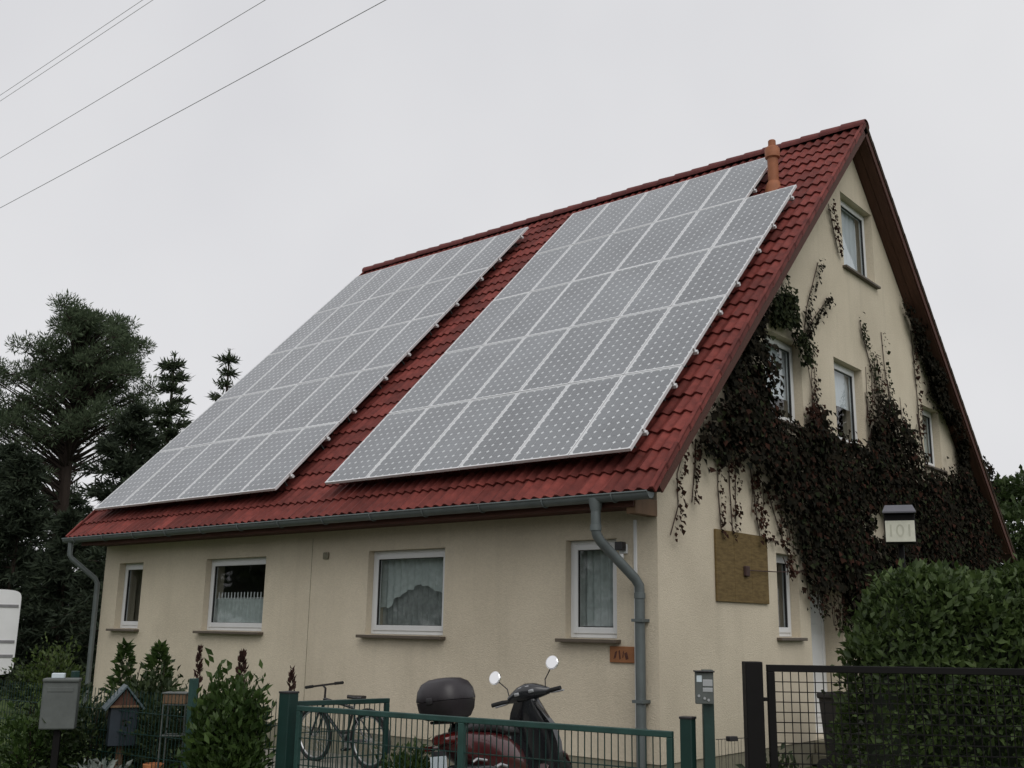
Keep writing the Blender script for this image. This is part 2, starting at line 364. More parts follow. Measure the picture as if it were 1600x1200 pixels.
def rect(u0, v0, u1, v1): return [(u0, v0), (u1, v0), (u1, v1), (u0, v1)]
FWIN = [(-10.80, 1.50, -10.08, 2.55), (-8.33, 1.50, -6.87, 2.55), (-4.72, 1.50, -3.35, 2.55), (-1.51, 1.51, -.83, 2.56)]
GWIN = [(3.29, 1.55, 3.89, 2.56), (3.2, 4.27, 4.28, 5.43), (5.38, 4.27, 6.42, 5.5), (8.98, 4.38, 9.82, 5.42), (5.98, 7.05, 7.22, 8.27)]
DOOR = (4.2, .32, 5.2, 2.38)
zt = 3.30; zp = ZR-.25
wall_panel('front_wall', rect(LW+.002, .3, GW-.002, zt), [rect(*q) for q in FWIN], .34, T_front, M['stucco'])
gout = [(FW+.001, .3), (BW-.001, .3), (BW-.001, zt-.002), (RUN, zp), (FW+.001, zt-.002)]
wall_panel('gable_wall', gout, [rect(*q) for q in GWIN]+[rect(DOOR[0], DOOR[1], DOOR[2], DOOR[3])], .34, T_gable, M['stucco'])
wall_panel('gable_wall', [(-u, v) for u, v in gout][::-1], [], .34, T_left, M['stucco'])
wall_panel('rear_wall', [(-u, v) for u, v in rect(LW+.002, .3, GW-.002, zt)][::-1], [], .34, T_back, M['stucco'])
MB().box(LW+.012, FW+.012, -.1, GW-.012, BW-.012, .298).build('plinth', M['plinth'], house)
# rooms behind the windows
MB().box(LW+.36, FW+.36, .30, GW-.36, BW-.36, .42).build('floor_slab', M['room'], house)
MB().box(LW+.36, FW+.36, 2.92, GW-.36, BW-.36, 3.12).build('ceiling_slab', M['room'], house)
MB().box(LW+.36, 3.75, 6.10, GW-.36, 2*RUN-3.75, 6.28).build('attic_slab', M['room'], house)
MB().box(LW+.36, 4.62, .43, GW-.36, 4.74, 2.91).build('room_wall', M['room'], house)
MB().box(-4.2, 3.6, 3.13, -4.08, 2*RUN-3.6, 6.09).build('room_wall', M['room'], house)
MB().box(-4.2, 5.6, 6.29, -4.08, 2*RUN-5.6, 8.2).build('room_wall', M['room'], house)
for xx in (-9.4, -5.7, -2.4):
    MB().box(xx, FW+.36, .43, xx+.12, 4.6, 2.91).build('room_wall', M['room'], house)

# windows -----------------------------------------------------------
def ring(b, u0, v0, u1, v1, wd, w0, w1, bot=None):
    bt = bot or wd
    b.box(u0, v0, w0, u0+wd, v1, w1, .006); b.box(u1-wd, v0, w0, u1, v1, w1, .006)
    b.box(u0+wd, v1-wd, w0, u1-wd, v1, w1-.002, .006); b.box(u0+wd, v0, w0, u1-wd, v0+bt, w1-.002, .006)
def window(q, Tm, rec=.13, fw=.06, sash=.058, sillw=.10, sill=True, mull=None):
    u0, v0, u1, v1 = q
    wn = bpy.data.objects.new('window', None); link(wn, house)
    b = MB(Tm); ring(b, u0+.002, v0+.002, u1-.002, v1-.002, fw, -rec-.07, -rec); b.build('frame', M['pvc'], wn)
    secs = [(u0+fw, u1-fw)] if not mull else [(u0+fw, mull-.02), (mull+.02, u1-fw)]
    for a, c in secs:
        b = MB(Tm); ring(b, a-.012, v0+fw-.012, c+.012, v1-fw+.012, sash, -rec-.055, -rec+.014, sash*1.15); b.build('sash', M['pvc'], wn)
        b = MB(Tm); ring(b, a+sash-.014, v0+fw+sash*1.15-.016, c-sash+.014, v1-fw-sash+.014, .008, -rec-.03, -rec+.001); b.build('gasket', M['gasket'], wn)
        b = MB(Tm); b.add([(a+sash-.02, v0+fw+sash-.02, -rec-.02), (c-sash+.02, v0+fw+sash-.02, -rec-.02), (c-sash+.02, v1-fw-sash+.02, -rec-.02), (a+sash-.02, v1-fw-sash+.02, -rec-.02)], [(0, 1, 2, 3)]); b.build('pane', M['glass'], wn)
    if mull:
        b = MB(Tm); b.box(mull-.03, v0+fw, -rec-.065, mull+.03, v1-fw, -rec-.002, .006); b.build('mullion', M['pvc'], wn)
    if sill:
        b = MB(Tm); b.box(u0-.07, v0-.045, -rec+.012, u1+.05, v0-.008, sillw, .006); b.build('sill', M['sill'], wn)
    return wn
for i, q in enumerate(FWIN): window(q, T_front, rec=.095 if i else .11)
for i, q in enumerate(GWIN): window(q, T_gable, rec=.12, sillw=.07)
# recessed door in the gable
dr = bpy.data.objects.new('door', None); link(dr, house)
b = MB(T_gable); ring(b, DOOR[0]+.003, DOOR[1], DOOR[2]-.003, DOOR[3]-.003, .07, -.33, -.26); b.build('frame', M['pvc'], dr)
b = MB(T_gable); b.box(DOOR[0]+.06, DOOR[1]+.03, -.315, DOOR[2]-.06, DOOR[3]-.06, -.275, .004)
for k in range(3): b.box(DOOR[0]+.18, DOOR[1]+.2+k*.6, -.276, DOOR[2]-.18, DOOR[1]+.66+k*.6, -.264, .005)
b.build('door_leaf', M['pvc'], dr)
b = MB(T_gable); b.tube([(DOOR[0]+.12, 1.35, -.27), (DOOR[0]+.12, 1.35, -.22), (DOOR[0]+.25, 1.35, -.22)], .011); b.build('handle', M['chrome'], dr, True)
b = MB(T_gable); b.box(DOOR[0]-.15, .02, .0, DOOR[2]+.15, .15, .75, .012); b.box(DOOR[0]-.05, .15, .0, DOOR[2]+.05, .298, .4, .012); b.build('door_step', M['plinth'], house)

# eave box, verge boards ---------------------------------------------
MB().box(-L+.30, .115, 2.825, GW+.004, .14, 2.99, .004).build('fascia_board', M['soffit'], house)
nb = 5
for k in range(nb):
    y0 = .142+k*(FW-.142)/nb
    MB().box(-L+.30, y0+.004, 2.845, GW, y0+(FW-.142)/nb-.004, 2.865).build('soffit_board', M['soffit'], house)
MB().box(GW-.10, .145, 2.76, GW+.012, FW-.01, 2.93, .004).build('eave_end_board', M['brownwood'], house)
def slope_board(T_, x0, x1, s0, s1, h0, h1, name, m_):
    b = MB(T_); b.box(x0, s0, h0, x1, s1, h1); return b.build(name, m_, house)
for T_ in (TF, TB):
    for x0 in (-.028, -L+.004):
        slope_board(T_, x0, x0+.024, .12, SL-.02, -.15, -.045, 'barge_board', M['soffit'])
    for k in range(2):
        slope_board(T_, -.315+k*.145, -.315+k*.145+.138, .35, SL-.16, -.165, -.145, 'verge_soffit_board', M['verge'])
        slope_board(T_, -L+.03+k*.145, -L+.03+k*.145+.138, .35, SL-.16, -.165, -.145, 'verge_soffit_board', M['verge'])

# roof -----------------------------------------------------------------
b = MB()
hh = .055; tk = .14
prof = []
for (y, z) in ((.12*CS+hh*SN, ZE+.12*SN-hh*CS), (RUN, ZR-hh/CS), (2*RUN-.12*CS-hh*SN, ZE+.12*SN-hh*CS), (2*RUN-.12*CS-tk*SN, ZE+.12*SN-tk*CS), (RUN, ZR-tk/CS), (.12*CS+tk*SN, ZE+.12*SN-tk*CS)):
    prof.append((y, z))
n = 6
for x in (-.03, -L+.03): b.v += [(x, y, z) for y, z in prof]
b.f = [(0, 1, 4, 5), (1, 2, 3, 4), (6, 11, 10, 7), (7, 10, 9, 8)]+[(i, (i+1) % n, (i+1) % n+n, i+n) for i in range(n)]
roof = b.build('roof', M['underlay'], house)
NC, NT = 27, 39
EX = (SL-.05)/NC; TW = L/NT
def tile_mesh(name, nseg=10):
    b = MB(); top0, top1, bot = [], [], []
    for i in range(nseg+1):
        x = TW*i/nseg*1.0; h = .019*math.cos(2*math.pi*2*x/TW+.6)
        top0.append((x, -.02, h+.012)); top1.append((x, EX+.05, h-.022)); bot.append((x, -.018, h-.012))
    k = len(top0); b.v = top0+top1+bot
    for i in range(nseg):
        b.f.append((i, i+1, k+i+1, k+i)); b.f.append((2*k+i, 2*k+i+1, i+1, i))
    b.f.append((0, k, 2*k)); b.f.append((nseg, 3*k-1, 2*k-1))
    me = bpy.data.meshes.new(name); me.from_pydata(b.v, [], b.f); me.update(); me.materials.append(M['tile'])
    me.polygons.foreach_set('use_smooth', [True]*len(me.polygons)); me.set_sharp_from_angle(angle=R(50)); return me, b
tme, tb = tile_mesh('roof_tile')
AR, AL, PW, PL, S0, LIFT = -.375, -6.255, .806, 1.565, .445, .205
def covered(x, s):
    """hidden under the solar arrays, well inside their edge"""
    for a in (AR, AL):
        if a-6*PW+.10 < x and x+TW < a-.10 and s > S0+.22 and s+EX < S0+5*PL-.35: return True
    return False
hid = MB(TF); nt_ = 0
for c in range(NC):
    for i in range(NT):
        x = -L+i*TW; s = .02+c*EX
        jz = random.uniform(-.003, .003); js = random.uniform(-.005, .005)
        if covered(x, s):
            hid.add([(vx+x, vy+s+js, vz+jz) for vx, vy, vz in tb.v], tb.f)
        else:
            o = bpy.data.objects.new('roof_tile', tme); link(o, roof)
            o.matrix_local = TF @ Matrix.Translation((x, s+js, jz)) @ Matrix.Rotation(random.uniform(-.008, .008), 4, 'Y') @ Matrix.Rotation(random.uniform(-.006, .006), 4, 'X'); nt_ += 1
ho = hid.build('covered_roof_tiles', M['tile'], roof); ho['kind'] = 'stuff'
bk = MB(TB)
for c in range(NC):
    for i in range(NT):
        bk.add([(vx-L+i*TW, vy+.02+c*EX, vz) for vx, vy, vz in tb.v], tb.f)
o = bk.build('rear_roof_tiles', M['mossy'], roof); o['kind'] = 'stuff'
# verge tiles (side flaps) and ridge tiles
b = MB()
b.box(-.010, -.02, -.05, .012, EX+.03, .022, .006); b.box(-.035, -.022, .0, .012, EX+.03, .03, .006)
vme = bpy.data.meshes.new('verge_tile'); vme.from_pydata(b.v, [], b.f); vme.update(); vme.materials.append(M['tile'])
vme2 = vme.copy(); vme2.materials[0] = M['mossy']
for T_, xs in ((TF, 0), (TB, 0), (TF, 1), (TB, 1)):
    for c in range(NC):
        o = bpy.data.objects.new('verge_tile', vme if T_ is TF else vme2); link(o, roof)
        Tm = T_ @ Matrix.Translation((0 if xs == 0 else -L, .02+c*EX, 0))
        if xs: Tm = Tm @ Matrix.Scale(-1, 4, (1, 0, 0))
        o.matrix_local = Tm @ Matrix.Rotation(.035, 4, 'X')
b = MB(); nr = 12; seg = []
for k, (xx, r) in enumerate(((-.02, .135), (.36, .115))):
    seg.append([(xx, r*math.cos(math.pi*(j/(nr-1))*1.2-.1*math.pi), r*.85*math.sin(math.pi*(j/(nr-1))*1.2-.1*math.pi)) for j in range(nr)])
seg2 = [[(x, y*.88, z*.88) for x, y, z in s_] for s_ in seg]
b.v = seg[0]+seg[1]+seg2[0]+seg2[1]
for j in range(nr-1):
    b.f += [(j, j+1, nr+j+1, nr+j), (2*nr+j, 3*nr+j, 3*nr+j+1, 2*nr+j+1), (j, 2*nr+j, 2*nr+j+1, j+1), (nr+j, nr+j+1, 3*nr+j+1, 3*nr+j)]
rme = bpy.data.meshes.new('ridge_tile'); rme.from_pydata(b.v, [], b.f); rme.update(); rme.materials.append(M['ridge'])
rme.polygons.foreach_set('use_smooth', [True]*len(rme.polygons)); rme.set_sharp_from_angle(angle=R(40))
NR = 34; rw = L/NR
for i in range(NR):
    o = bpy.data.objects.new('ridge_tile', rme); link(o, roof)
    o.matrix_local = Matrix.Translation((-L+i*rw, RUN, ZR-.035+random.uniform(-.004, .004))) @ Matrix.Rotation(random.uniform(-.012, .012), 4, 'Y')
# vent pipe
vx, vs_ = -1.03, 7.40
vp = TF @ Vector((vx, vs_, 0))
vo = bpy.data.objects.new('vent_pipe', None); link(vo, roof); vo.matrix_local = Matrix.Translation(vp)
MB().lathe([(.15, -.16), (.13, -.02), (.10, .06), (.088, .08)]).build('flashing', M['clay'], vo, True)
MB().lathe([(.082, .0), (.082, .50)]).build('pipe', M['clay'], vo, True)
MB().lathe([(.086, .46), (.112, .48), (.115, .62), (.095, .65), (.06, .66), (.058, .76), (.05, .77)]).build('cowl', M['clay'], vo, True)

# gutter and downpipes ---------------------------------------------------
def half_round(x0, x1, y, z, r, t=.006, n=12):
    b = MB(); A = []
    for x in (x0, x1):
        for rr in (r, r-t):
            A.append([(x, y+rr*math.cos(math.pi+math.pi*j/(n-1)), z+rr*math.sin(math.pi+math.pi*j/(n-1))) for j in range(n)])
    b.v = sum(A, [])
    for j in range(n-1):
        b.f += [(j, j+1, 2*n+j+1, 2*n+j), (n+j, 3*n+j, 3*n+j+1, n+j+1)]
    b.f += [(0, n, 3*n, 2*n), (n-1, 3*n-1, 5*n//1-n*0-n-1+0, 2*n-1)] if False else [(0, 2*n, 3*n, n), (n-1, 2*n-1, 4*n-1, 3*n-1)]
    b.f += [tuple(range(n, 2*n)), tuple(range(3*n, 4*n))]
    b.tube([(x0, y-r, z+.004), (x1, y-r, z+.004)], .011, 8)
    return b
gut = half_round(-L-.08, -.05, .035, 2.945, .07).build('gutter', M['zinc'], house, True)
for i in range(13):
    x = -L+.3+i*.9
    b = MB(); b.tube([(x, .035+.078*math.cos(math.pi+math.pi*j/10), 2.945+.078*math.sin(math.pi+math.pi*j/10)) for j in range(11)], .008, 5); b.build('gutter_bracket', M['zinc'], gut)
dp = MB(); dx = -.49
dp.tube([(-.72, .035, 2.88), (-.72, .035, 2.60), (-.715, .05, 2.545), (-.70, .10, 2.48), (dx-.02, .44, 2.12), (dx, .485, 2.05), (dx, .49, 1.95), (dx, .49, .02)], .052, 16)
d = dp.build('downpipe', M['zinc'], house, True)
b = MB()
for z in (2.62, 1.95, .62): b.lathe([(.053, -.03), (.06, -.028), (.06, .028), (.053, .03)], ((-.72, .035, z) if z > 2.5 else (dx, .49, z)), n=16)
b.build('collar', M['zinc'], d, True)
b = MB(); b.lathe([(.075, .05), (.07, 0), (.054, -.08)], (-.72, .035, 2.87), n=16); b.build('outlet', M['zinc'], d, True)
for z in (1.7, .9): MB().box(dx-.065, .425, z-.015, dx+.065, FW, z+.015).build('bracket', M['zinc'], d)
d2 = MB().tube([(-L+.10, .035, 2.88), (-L+.10, .035, 2.68), (-L+.115, .07, 2.62), (-L+.27, .44, 2.3), (-L+.285, .48, 2.22), (-L+.285, .49, .02)], .042, 14).build('downpipe', M['zinc'], house, True)
# white cable duct beside the downpipe, expansion joint, small wall fittings
MB().box(-.60, FW-.022, .62, -.565, FW, 2.74, .003).build('cable_duct', M['pvc'], house)
MB().box(-5.86, FW-.003, .3, -5.853, FW+.002, 2.76).build('expansion_joint', M['plinth'], house)
MB().box(-5.60, FW-.03, 2.47, -5.50, FW, 2.56, .006).build('junction_box', M['plinth'], house)
ol = thing('outdoor_lamp', 'small white sensor lamp on wall beside the slanting downpipe', 'lamp', (-.73, FW, 2.44))
MB().box(-.05, -.03, -.05, .05, 0, .05, .006).build('base_plate', M['pvc'], ol)
MB().box(-.045, -.12, -.02, .045, -.03, .07, .008).build('lamp_head', M['blackpl'], ol)
MB().lathe([(.02, -.05), (.028, -.03), (.02, 0)], (.0, -.05, -.055), n=12).build('sensor', M['pvc'], ol, True)

# things on the walls --------------------------------------------------------
bd = thing('wall_board', 'weathered square plywood board fixed to gable wall under hanging creeper', 'board', (GW, 2.37, 1.93))
pcs = [(-.62, -.0), (-.21, .41/1), ]
for k in range(3):
    y0 = -.62+k*.42
    MB().box(.002, y0+.002, .0, .028, y0+.418, .80, .003).build('plank', M['osb'], bd)
MB().box(.028, .0, .30, .07, .10, .42, .012).build('knob', M['stem'], bd)
b = MB(); b.tube([(.05, .05, .37), (.06, .8, .39), (.05, 1.62, .43)], .006, 6); b.build('rod', M['stem'], bd)
sg = thing('wooden_sign', 'small orange wooden plaque with carved marks below front window by the downpipe', 'sign', (-.755, FW, 1.27))
MB().box(-.155, -.025, 0, .155, 0, .165, .006).build('plaque', M['lightwood'], sg)
b = MB()
for u0, u1, v0, v1, tl in ((-.105, -.075, .035, .12, .02), (-.03, -.012, .03, .13, -.012), (.005, .02, .045, .125, .01), (.05, .085, .03, .11, -.02)):
    b.add([(u0, -.0265, v0), (u1, -.0265, v0+.01), (u1+tl, -.0265, v1), (u0+tl, -.0265, v1-.015), ((u0+u1)/2+tl/2, -.030, (v0+v1)/2)], [(0, 1, 4), (1, 2, 4), (2, 3, 4), (3, 0, 4)])
b.build('carving', M['soffit'], sg)

# house-number lamp on a post behind the hedge --------------------------------
def text_mesh(name, txt, size, m_, parent, Tm):
    cu = bpy.data.curves.new(name, 'FONT'); cu.body = txt; cu.size = size; cu.align_x = 'CENTER'; cu.align_y = 'CENTER'; cu.extrude = .0015
    o = bpy.data.objects.new(name, cu); C.objects.link(o)
    dg = bpy.context.evaluated_depsgraph_get(); me = bpy.data.meshes.new_from_object(o.evaluated_get(dg))
    C.objects.unlink(o); bpy.data.objects.remove(o)
    me.materials.append(m_); q = bpy.data.objects.new(name, me); link(q, parent); q.matrix_local = Tm; return q
hl = thing('number_lamp', 'white house number lamp with dark hood on a post above the hedge', 'lamp', (2.05, 1.01, 0), (0, 0, .36))
MB().tube([(0, .06, 0), (0, .06, 2.42)], .028, 12).build('post', M['black'], hl, True)
MB().box(-.135, -.10, 2.415, .135, .10, 2.69, .01).build('housing', M['black'], hl)
MB().box(-.128, -.112, 2.43, .128, -.101, 2.625, .004).build('number_face', M['lampface'], hl)
b = MB(); b.add([(-.145, -.17, 2.692), (.145, -.17, 2.692), (.145, .13, 2.692), (-.145, .13, 2.692), (-.12, -.05, 2.775), (.12, -.05, 2.775), (.12, .06, 2.775), (-.12, .06, 2.775), (-.145, -.17, 2.705), (.145, -.17, 2.705), (.145, .13, 2.705), (-.145, .13, 2.705)],
    [(0, 3, 2, 1), (0, 1, 9, 8), (1, 2, 10, 9), (2, 3, 11, 10), (3, 0, 8, 11), (8, 9, 5, 4), (9, 10, 6, 5), (10, 11, 7, 6), (11, 8, 4, 7), (4, 5, 6, 7)])
b.build('hood', M['lamproof'], hl)
text_mesh('number', '101', .16, M['letterdim'], hl, Matrix.Translation((0, -.1125, 2.528)) @ Matrix.Rotation(R(90), 4, 'X'))

# curtains and blinds: own things hanging inside -------------------------------
def curtain(q, Tm, depth, v0f, v1f, m_, label, cat='curtain', amp=.018, waves=11, shape=None, u0f=.0, u1f=1.0, name='net_curtain'):
    u0, v0, u1, v1 = q; u0, u1 = u0+(u1-u0)*u0f, u0+(u1-u0)*u1f; H = v1-v0
    n = 72; b = MB(Tm); top = v0+H*v1f
    for i in range(n+1):
        t = i/n; u = u0+(u1-u0)*t; wv = -depth+amp*math.sin(t*waves*2*math.pi)
        bt = v0+H*(shape(t) if shape else v0f)
        for k in range(5): b.v.append((u, bt+(top-bt)*k/4, wv+.004*math.sin(k*2+i)))
    for i in range(n):
        for k in range(4): a = i*5+k; b.f.append((a, a+5, a+6, a+1))
    o = b.build(name, m_, None, True); return tag(o, label, cat)
sc = lambda t: .30+.28*max(0, 1-abs(t-.55)/.42)**.6+.03*abs(math.sin(t*math.pi*7))
curtain(FWIN[2], T_front, 0.24, 0, 1, M['netdense'], 'white net curtain with scalloped arched hem behind wide front window', shape=sc)
curtain(FWIN[2], T_front, 0.30, 0, 1, M['net'], 'sheer full-length net behind the scalloped curtain of wide front window', waves=15)
curtain(FWIN[1], T_front, 0.21, .02, .44, M['netdense'], 'short striped net half-curtain across lower part of a dark front window', waves=16, amp=.022)
b = MB(T_front); b.tube([(FWIN[1][0]+.02, 1.5+1.05*.45, -.21), (FWIN[1][2]-.02, 1.5+1.05*.45, -.21)], .006, 6)
for k in range(17):
    u = FWIN[1][0]+.1+k*.079; b.tube([(u, 1.96, -.202), (u, 2.06, -.202)], .010, 5)
tag(b.build('curtain_rod', M['pvc']), 'thin white rod with upright tabs carrying the short striped half-curtain', 'curtain rod')
curtain(FWIN[3], T_front, 0.26, .12, 1, M['netdense'], 'pale net curtain behind narrow front window next to the downpipe', waves=7)
curtain(GWIN[1], T_gable, .205, .34, 1, M['blind'], 'white blind drawn most of the way in creeper-framed upper window', 'blind', amp=.004, waves=2, name='window_blind')
curtain(GWIN[2], T_gable, .205, .50, 1, M['blind'], 'white blind half drawn in middle upper gable window', 'blind', amp=.004, waves=2, name='window_blind')
curtain(GWIN[4], T_gable, .21, .05, 1, M['blind'], 'white curtain filling most of the attic window under the gable peak', 'curtain', amp=.010, waves=6, u0f=.02, u1f=.86, name='window_curtain')
curtain(GWIN[3], T_gable, .21, .2, 1, M['netdense'], 'pale curtain in upper gable window half hidden by creeper', 'curtain', amp=.012, waves=6, name='window_curtain')

# ================================================================== SOLAR ARRAYS
def panel_meshes():
    w_, l_ = PW-.012, PL-.014
    b = MB(); t = .036; f = .019
    b.box(0, 0, -t, f, l_, 0); b.box(w_-f, 0, -t, w_, l_, 0); b.box(f, 0, -t, w_-f, f, -.0005); b.box(f, l_-f, -t, w_-f, l_, -.0005)
    fr = bpy.data.meshes.new('frame'); fr.from_pydata(b.v, [], b.f); fr.materials.append(M['alu'])
    b = MB(); b.box(f-.003, f-.003, -.012, w_-f+.003, l_-f+.003, -.006)
    bs = bpy.data.meshes.new('backsheet'); bs.from_pydata(b.v, [], b.f); bs.materials.append(M['sheet']); bs.materials.append(M['underside']); bs.polygons[0].material_index = 1  # bottom face painted near black to deepen the shade under the panels
    b = MB(); nx, ny = 6, 12; mx_, my_ = f+.006, f+.008; pw, pl = (w_-2*mx_)/nx, (l_-2*my_)/ny; g = .0012; ch = .021
    for i in range(nx):
        for j in range(ny):
            x0, x1, y0, y1 = mx_+i*pw+g, mx_+(i+1)*pw-g, my_+j*pl+g, my_+(j+1)*pl-g
            P = [(x0+ch, y0), (x1-ch, y0), (x1, y0+ch), (x1, y1-ch), (x1-ch, y1), (x0+ch, y1), (x0, y1-ch), (x0, y0+ch)]
            b.add([(x, y, -.0045) for x, y in P], [tuple(range(8))])
    ce = bpy.data.meshes.new('cells'); ce.from_pydata(b.v, [], b.f); ce.materials.append(M['cell'])
    return fr, bs, ce
FR, BS, CE = panel_meshes()
def solar_array(x_right, label, skip=()):
    root = thing('solar_array', label, 'solar panels', TF @ Vector((x_right-3*PW, S0, .02)), (math.atan2(RISE, RUN), 0, 0), 'solar arrays on the roof')
    for c in range(6):
        for r in range(5):
            if (c, r) in skip: continue
            p = bpy.data.objects.new('solar_panel', FR); link(p, root)
            p.matrix_local = Matrix.Translation((3*PW-(c+1)*PW+.006, r*PL+.007, LIFT-.02+random.uniform(-.0015, .0015))) @ Matrix.Rotation(random.uniform(-.0018, .0018), 4, 'X') @ Matrix.Rotation(random.uniform(-.0018, .0018), 4, 'Y')
            q = bpy.data.objects.new('backsheet', BS); link(q, p)
            q = bpy.data.objects.new('cells', CE); link(q, p); q['kind'] = 'stuff'
    for r in range(5):
        for fr in (.22, .78):
            xr = 3*PW+.032 - (PW if (0, r) in skip else 0)
            b = MB(); b.box(-3*PW-.03, r*PL+fr*PL-.02, LIFT-.10, xr, r*PL+fr*PL+.02, LIFT-.060)
            rail = b.build('mounting_rail', M['alu'], root)
            b = MB(); b.box(xr-.034, r*PL+fr*PL-.015, LIFT-.060, xr-.018, r*PL+fr*PL+.02, LIFT-.012); b.build('end_clamp', M['alu'], rail)
            for k in range(6):
                b = MB(); x = -3*PW+.4+k*.85
                if x > xr-.1: continue
                b.box(x-.015, r*PL+fr*PL-.035, -.03, x+.015, r*PL+fr*PL-.02, .13); b.build('roof_hook', M['zinc'], rail)
    return root
solar_array(AR, 'array of framed grey solar panels with one corner left out beside orange vent pipe', {(0, 4)})
solar_array(AL, 'complete rectangular array of framed grey solar panels beyond the bare strip of tiles')

# ================================================================== CREEPER ON THE GABLE
MASS = [(3.08,5.32),(2.51,4.63),(1.99,4.41),(1.47,3.82),(1.23,3.66),(1.82,3.57),(2.44,3.65),(2.96,3.44),(3.63,3.09),(3.91,2.63),(4.08,2.07),(4.59,1.8),(5.08,1.64),(5.66,1.86),(5.9,.9),(12.1,.7),(12.19,3.4),(11.88,4.76),(10.5,4.43),(8.64,4.1),(8.2,4.11),(7.93,4.62),(7.52,4.97),(7.02,5.17),(6.48,4.78),(6.45,4.27),(5.78,4.24),(4.9,4.29),(4.55,4.54),(4.25,4.22),(3.3,4.2),(3.15,4.66),(3.16,5.26)]
HOLE = [(6.15,3.33),(6.43,3.54),(6.85,3.39),(6.85,3.06),(6.29,2.95),(5.94,2.99)]
RIGHT = [(8.13,7.2),(9.23,6.3),(10.1,5.5),(11.1,4.6),(11.9,3.8),(12.1,3.2),(11.6,3.4),(10.68,4.43),(10.34,5.2),(9.6,5.5),(9.0,6.2)]
CLUMPS = [[(3.19,5.69),(3.59,6.06),(3.97,5.98),(4.03,5.63),(3.45,5.5)], [(4.08,5.55),(4.33,5.47),(4.33,5.19),(4.15,5.11)], [(4.21,4.51),(4.53,4.66),(4.81,4.44),(4.57,4.13),(4.17,4.16)], [(2.05,4.4),(3.1,5.5),(3.1,5.75),(2.0,4.6)]]
def inside(P, poly):
    x, y = P[:, 0], P[:, 1]; r = np.zeros(len(P), bool); n = len(poly)
    for i in range(n):
        x1, y1 = poly[i]; x2, y2 = poly[(i+1) % n]
        c = ((y1 > y) != (y2 > y)) & (x < (x2-x1)*(y-y1)/(y2-y1+1e-12)+x1); r ^= c
    return r
def in_poly(poly, n, jit=.05):
    a = np.array(poly); lo, hi = a.min(0), a.max(0); out_ = np.zeros((0, 2))
    while len(out_) < n:
        q = lo+rng.random((n*2, 2))*(hi-lo); out_ = np.vstack([out_, q[inside(q+rng.normal(size=q.shape)*jit, poly)]])
    return out_[:n]
creeper = thing('climbing_creeper', 'dark reddish green creeper covering the lower gable wall and window surrounds', 'climbing plant', (GW, 6, 0))
ox, oy = GW, 6.0
def vine_leaves(Q, m_, thick, size, lumps=None):
    n = len(Q); 
    bulge = .5+.5*np.sin(Q[:, 0]*3.1+np.cos(Q[:, 1]*2.3)*1.7)*np.sin(Q[:, 1]*3.7+1)
    dp_ = .02+rng.random(n)**.7*thick*(.35+.65*bulge)
    P = np.stack([dp_, Q[:, 0]-oy, Q[:, 1]], 1)
    D = np.stack([rng.random(n)*.6, rng.normal(size=n)*.6, -.5-rng.random(n)*.8], 1)
    N = np.tile(np.array([[1.0, -.15, .45]]), (n, 1))
    s = size*(.4+1.1*rng.random(n)**1.5)
    return leaves('foliage', P, D, s, s*(.6+.4*rng.random(n)), m_, creeper, N=N)
Q = in_poly(MASS, 44000, .10)
winok = np.ones(len(Q), bool)
for (a, b_, c_, d_) in GWIN[1:4]: winok &= ~((Q[:, 0] > a+.12) & (Q[:, 0] < c_-.03) & (Q[:, 1] > b_+.08) & (Q[:, 1] < d_-.02))
winok &= ~((Q[:, 0] > 4.25) & (Q[:, 0] < 5.15) & (Q[:, 1] < 2.2))
Q = Q[winok & ~inside(Q, HOLE)]
# thin the mass unevenly: small gaps let the wall show
keep = (np.sin(Q[:, 0]*5.3+Q[:, 1]*2.1)*np.sin(Q[:, 1]*6.1-Q[:, 0]*1.3) < .82) | (rng.random(len(Q)) < .4)
Q = Q[keep]; k = rng.random(len(Q))
vine_leaves(Q[k < .84], M['vine'], .30, .085); vine_leaves(Q[k >= .84], M['vinered'], .34, .075)
vine_leaves(Q[rng.random(len(Q)) < .10], M['vinegreen'], .36, .07)
vine_leaves(in_poly(RIGHT, 4500, .08), M['vine'], .26, .075)
vine_leaves(in_poly(CLUMPS[0], 800, .06), M['vinegreen'], .22, .07); vine_leaves(in_poly(CLUMPS[1], 220, .04), M['vinegreen'], .14, .065)
vine_leaves(in_poly(CLUMPS[2], 600, .06), M['vinered'], .2, .065); vine_leaves(in_poly(CLUMPS[3], 800, .06), M['vine'], .2, .075)
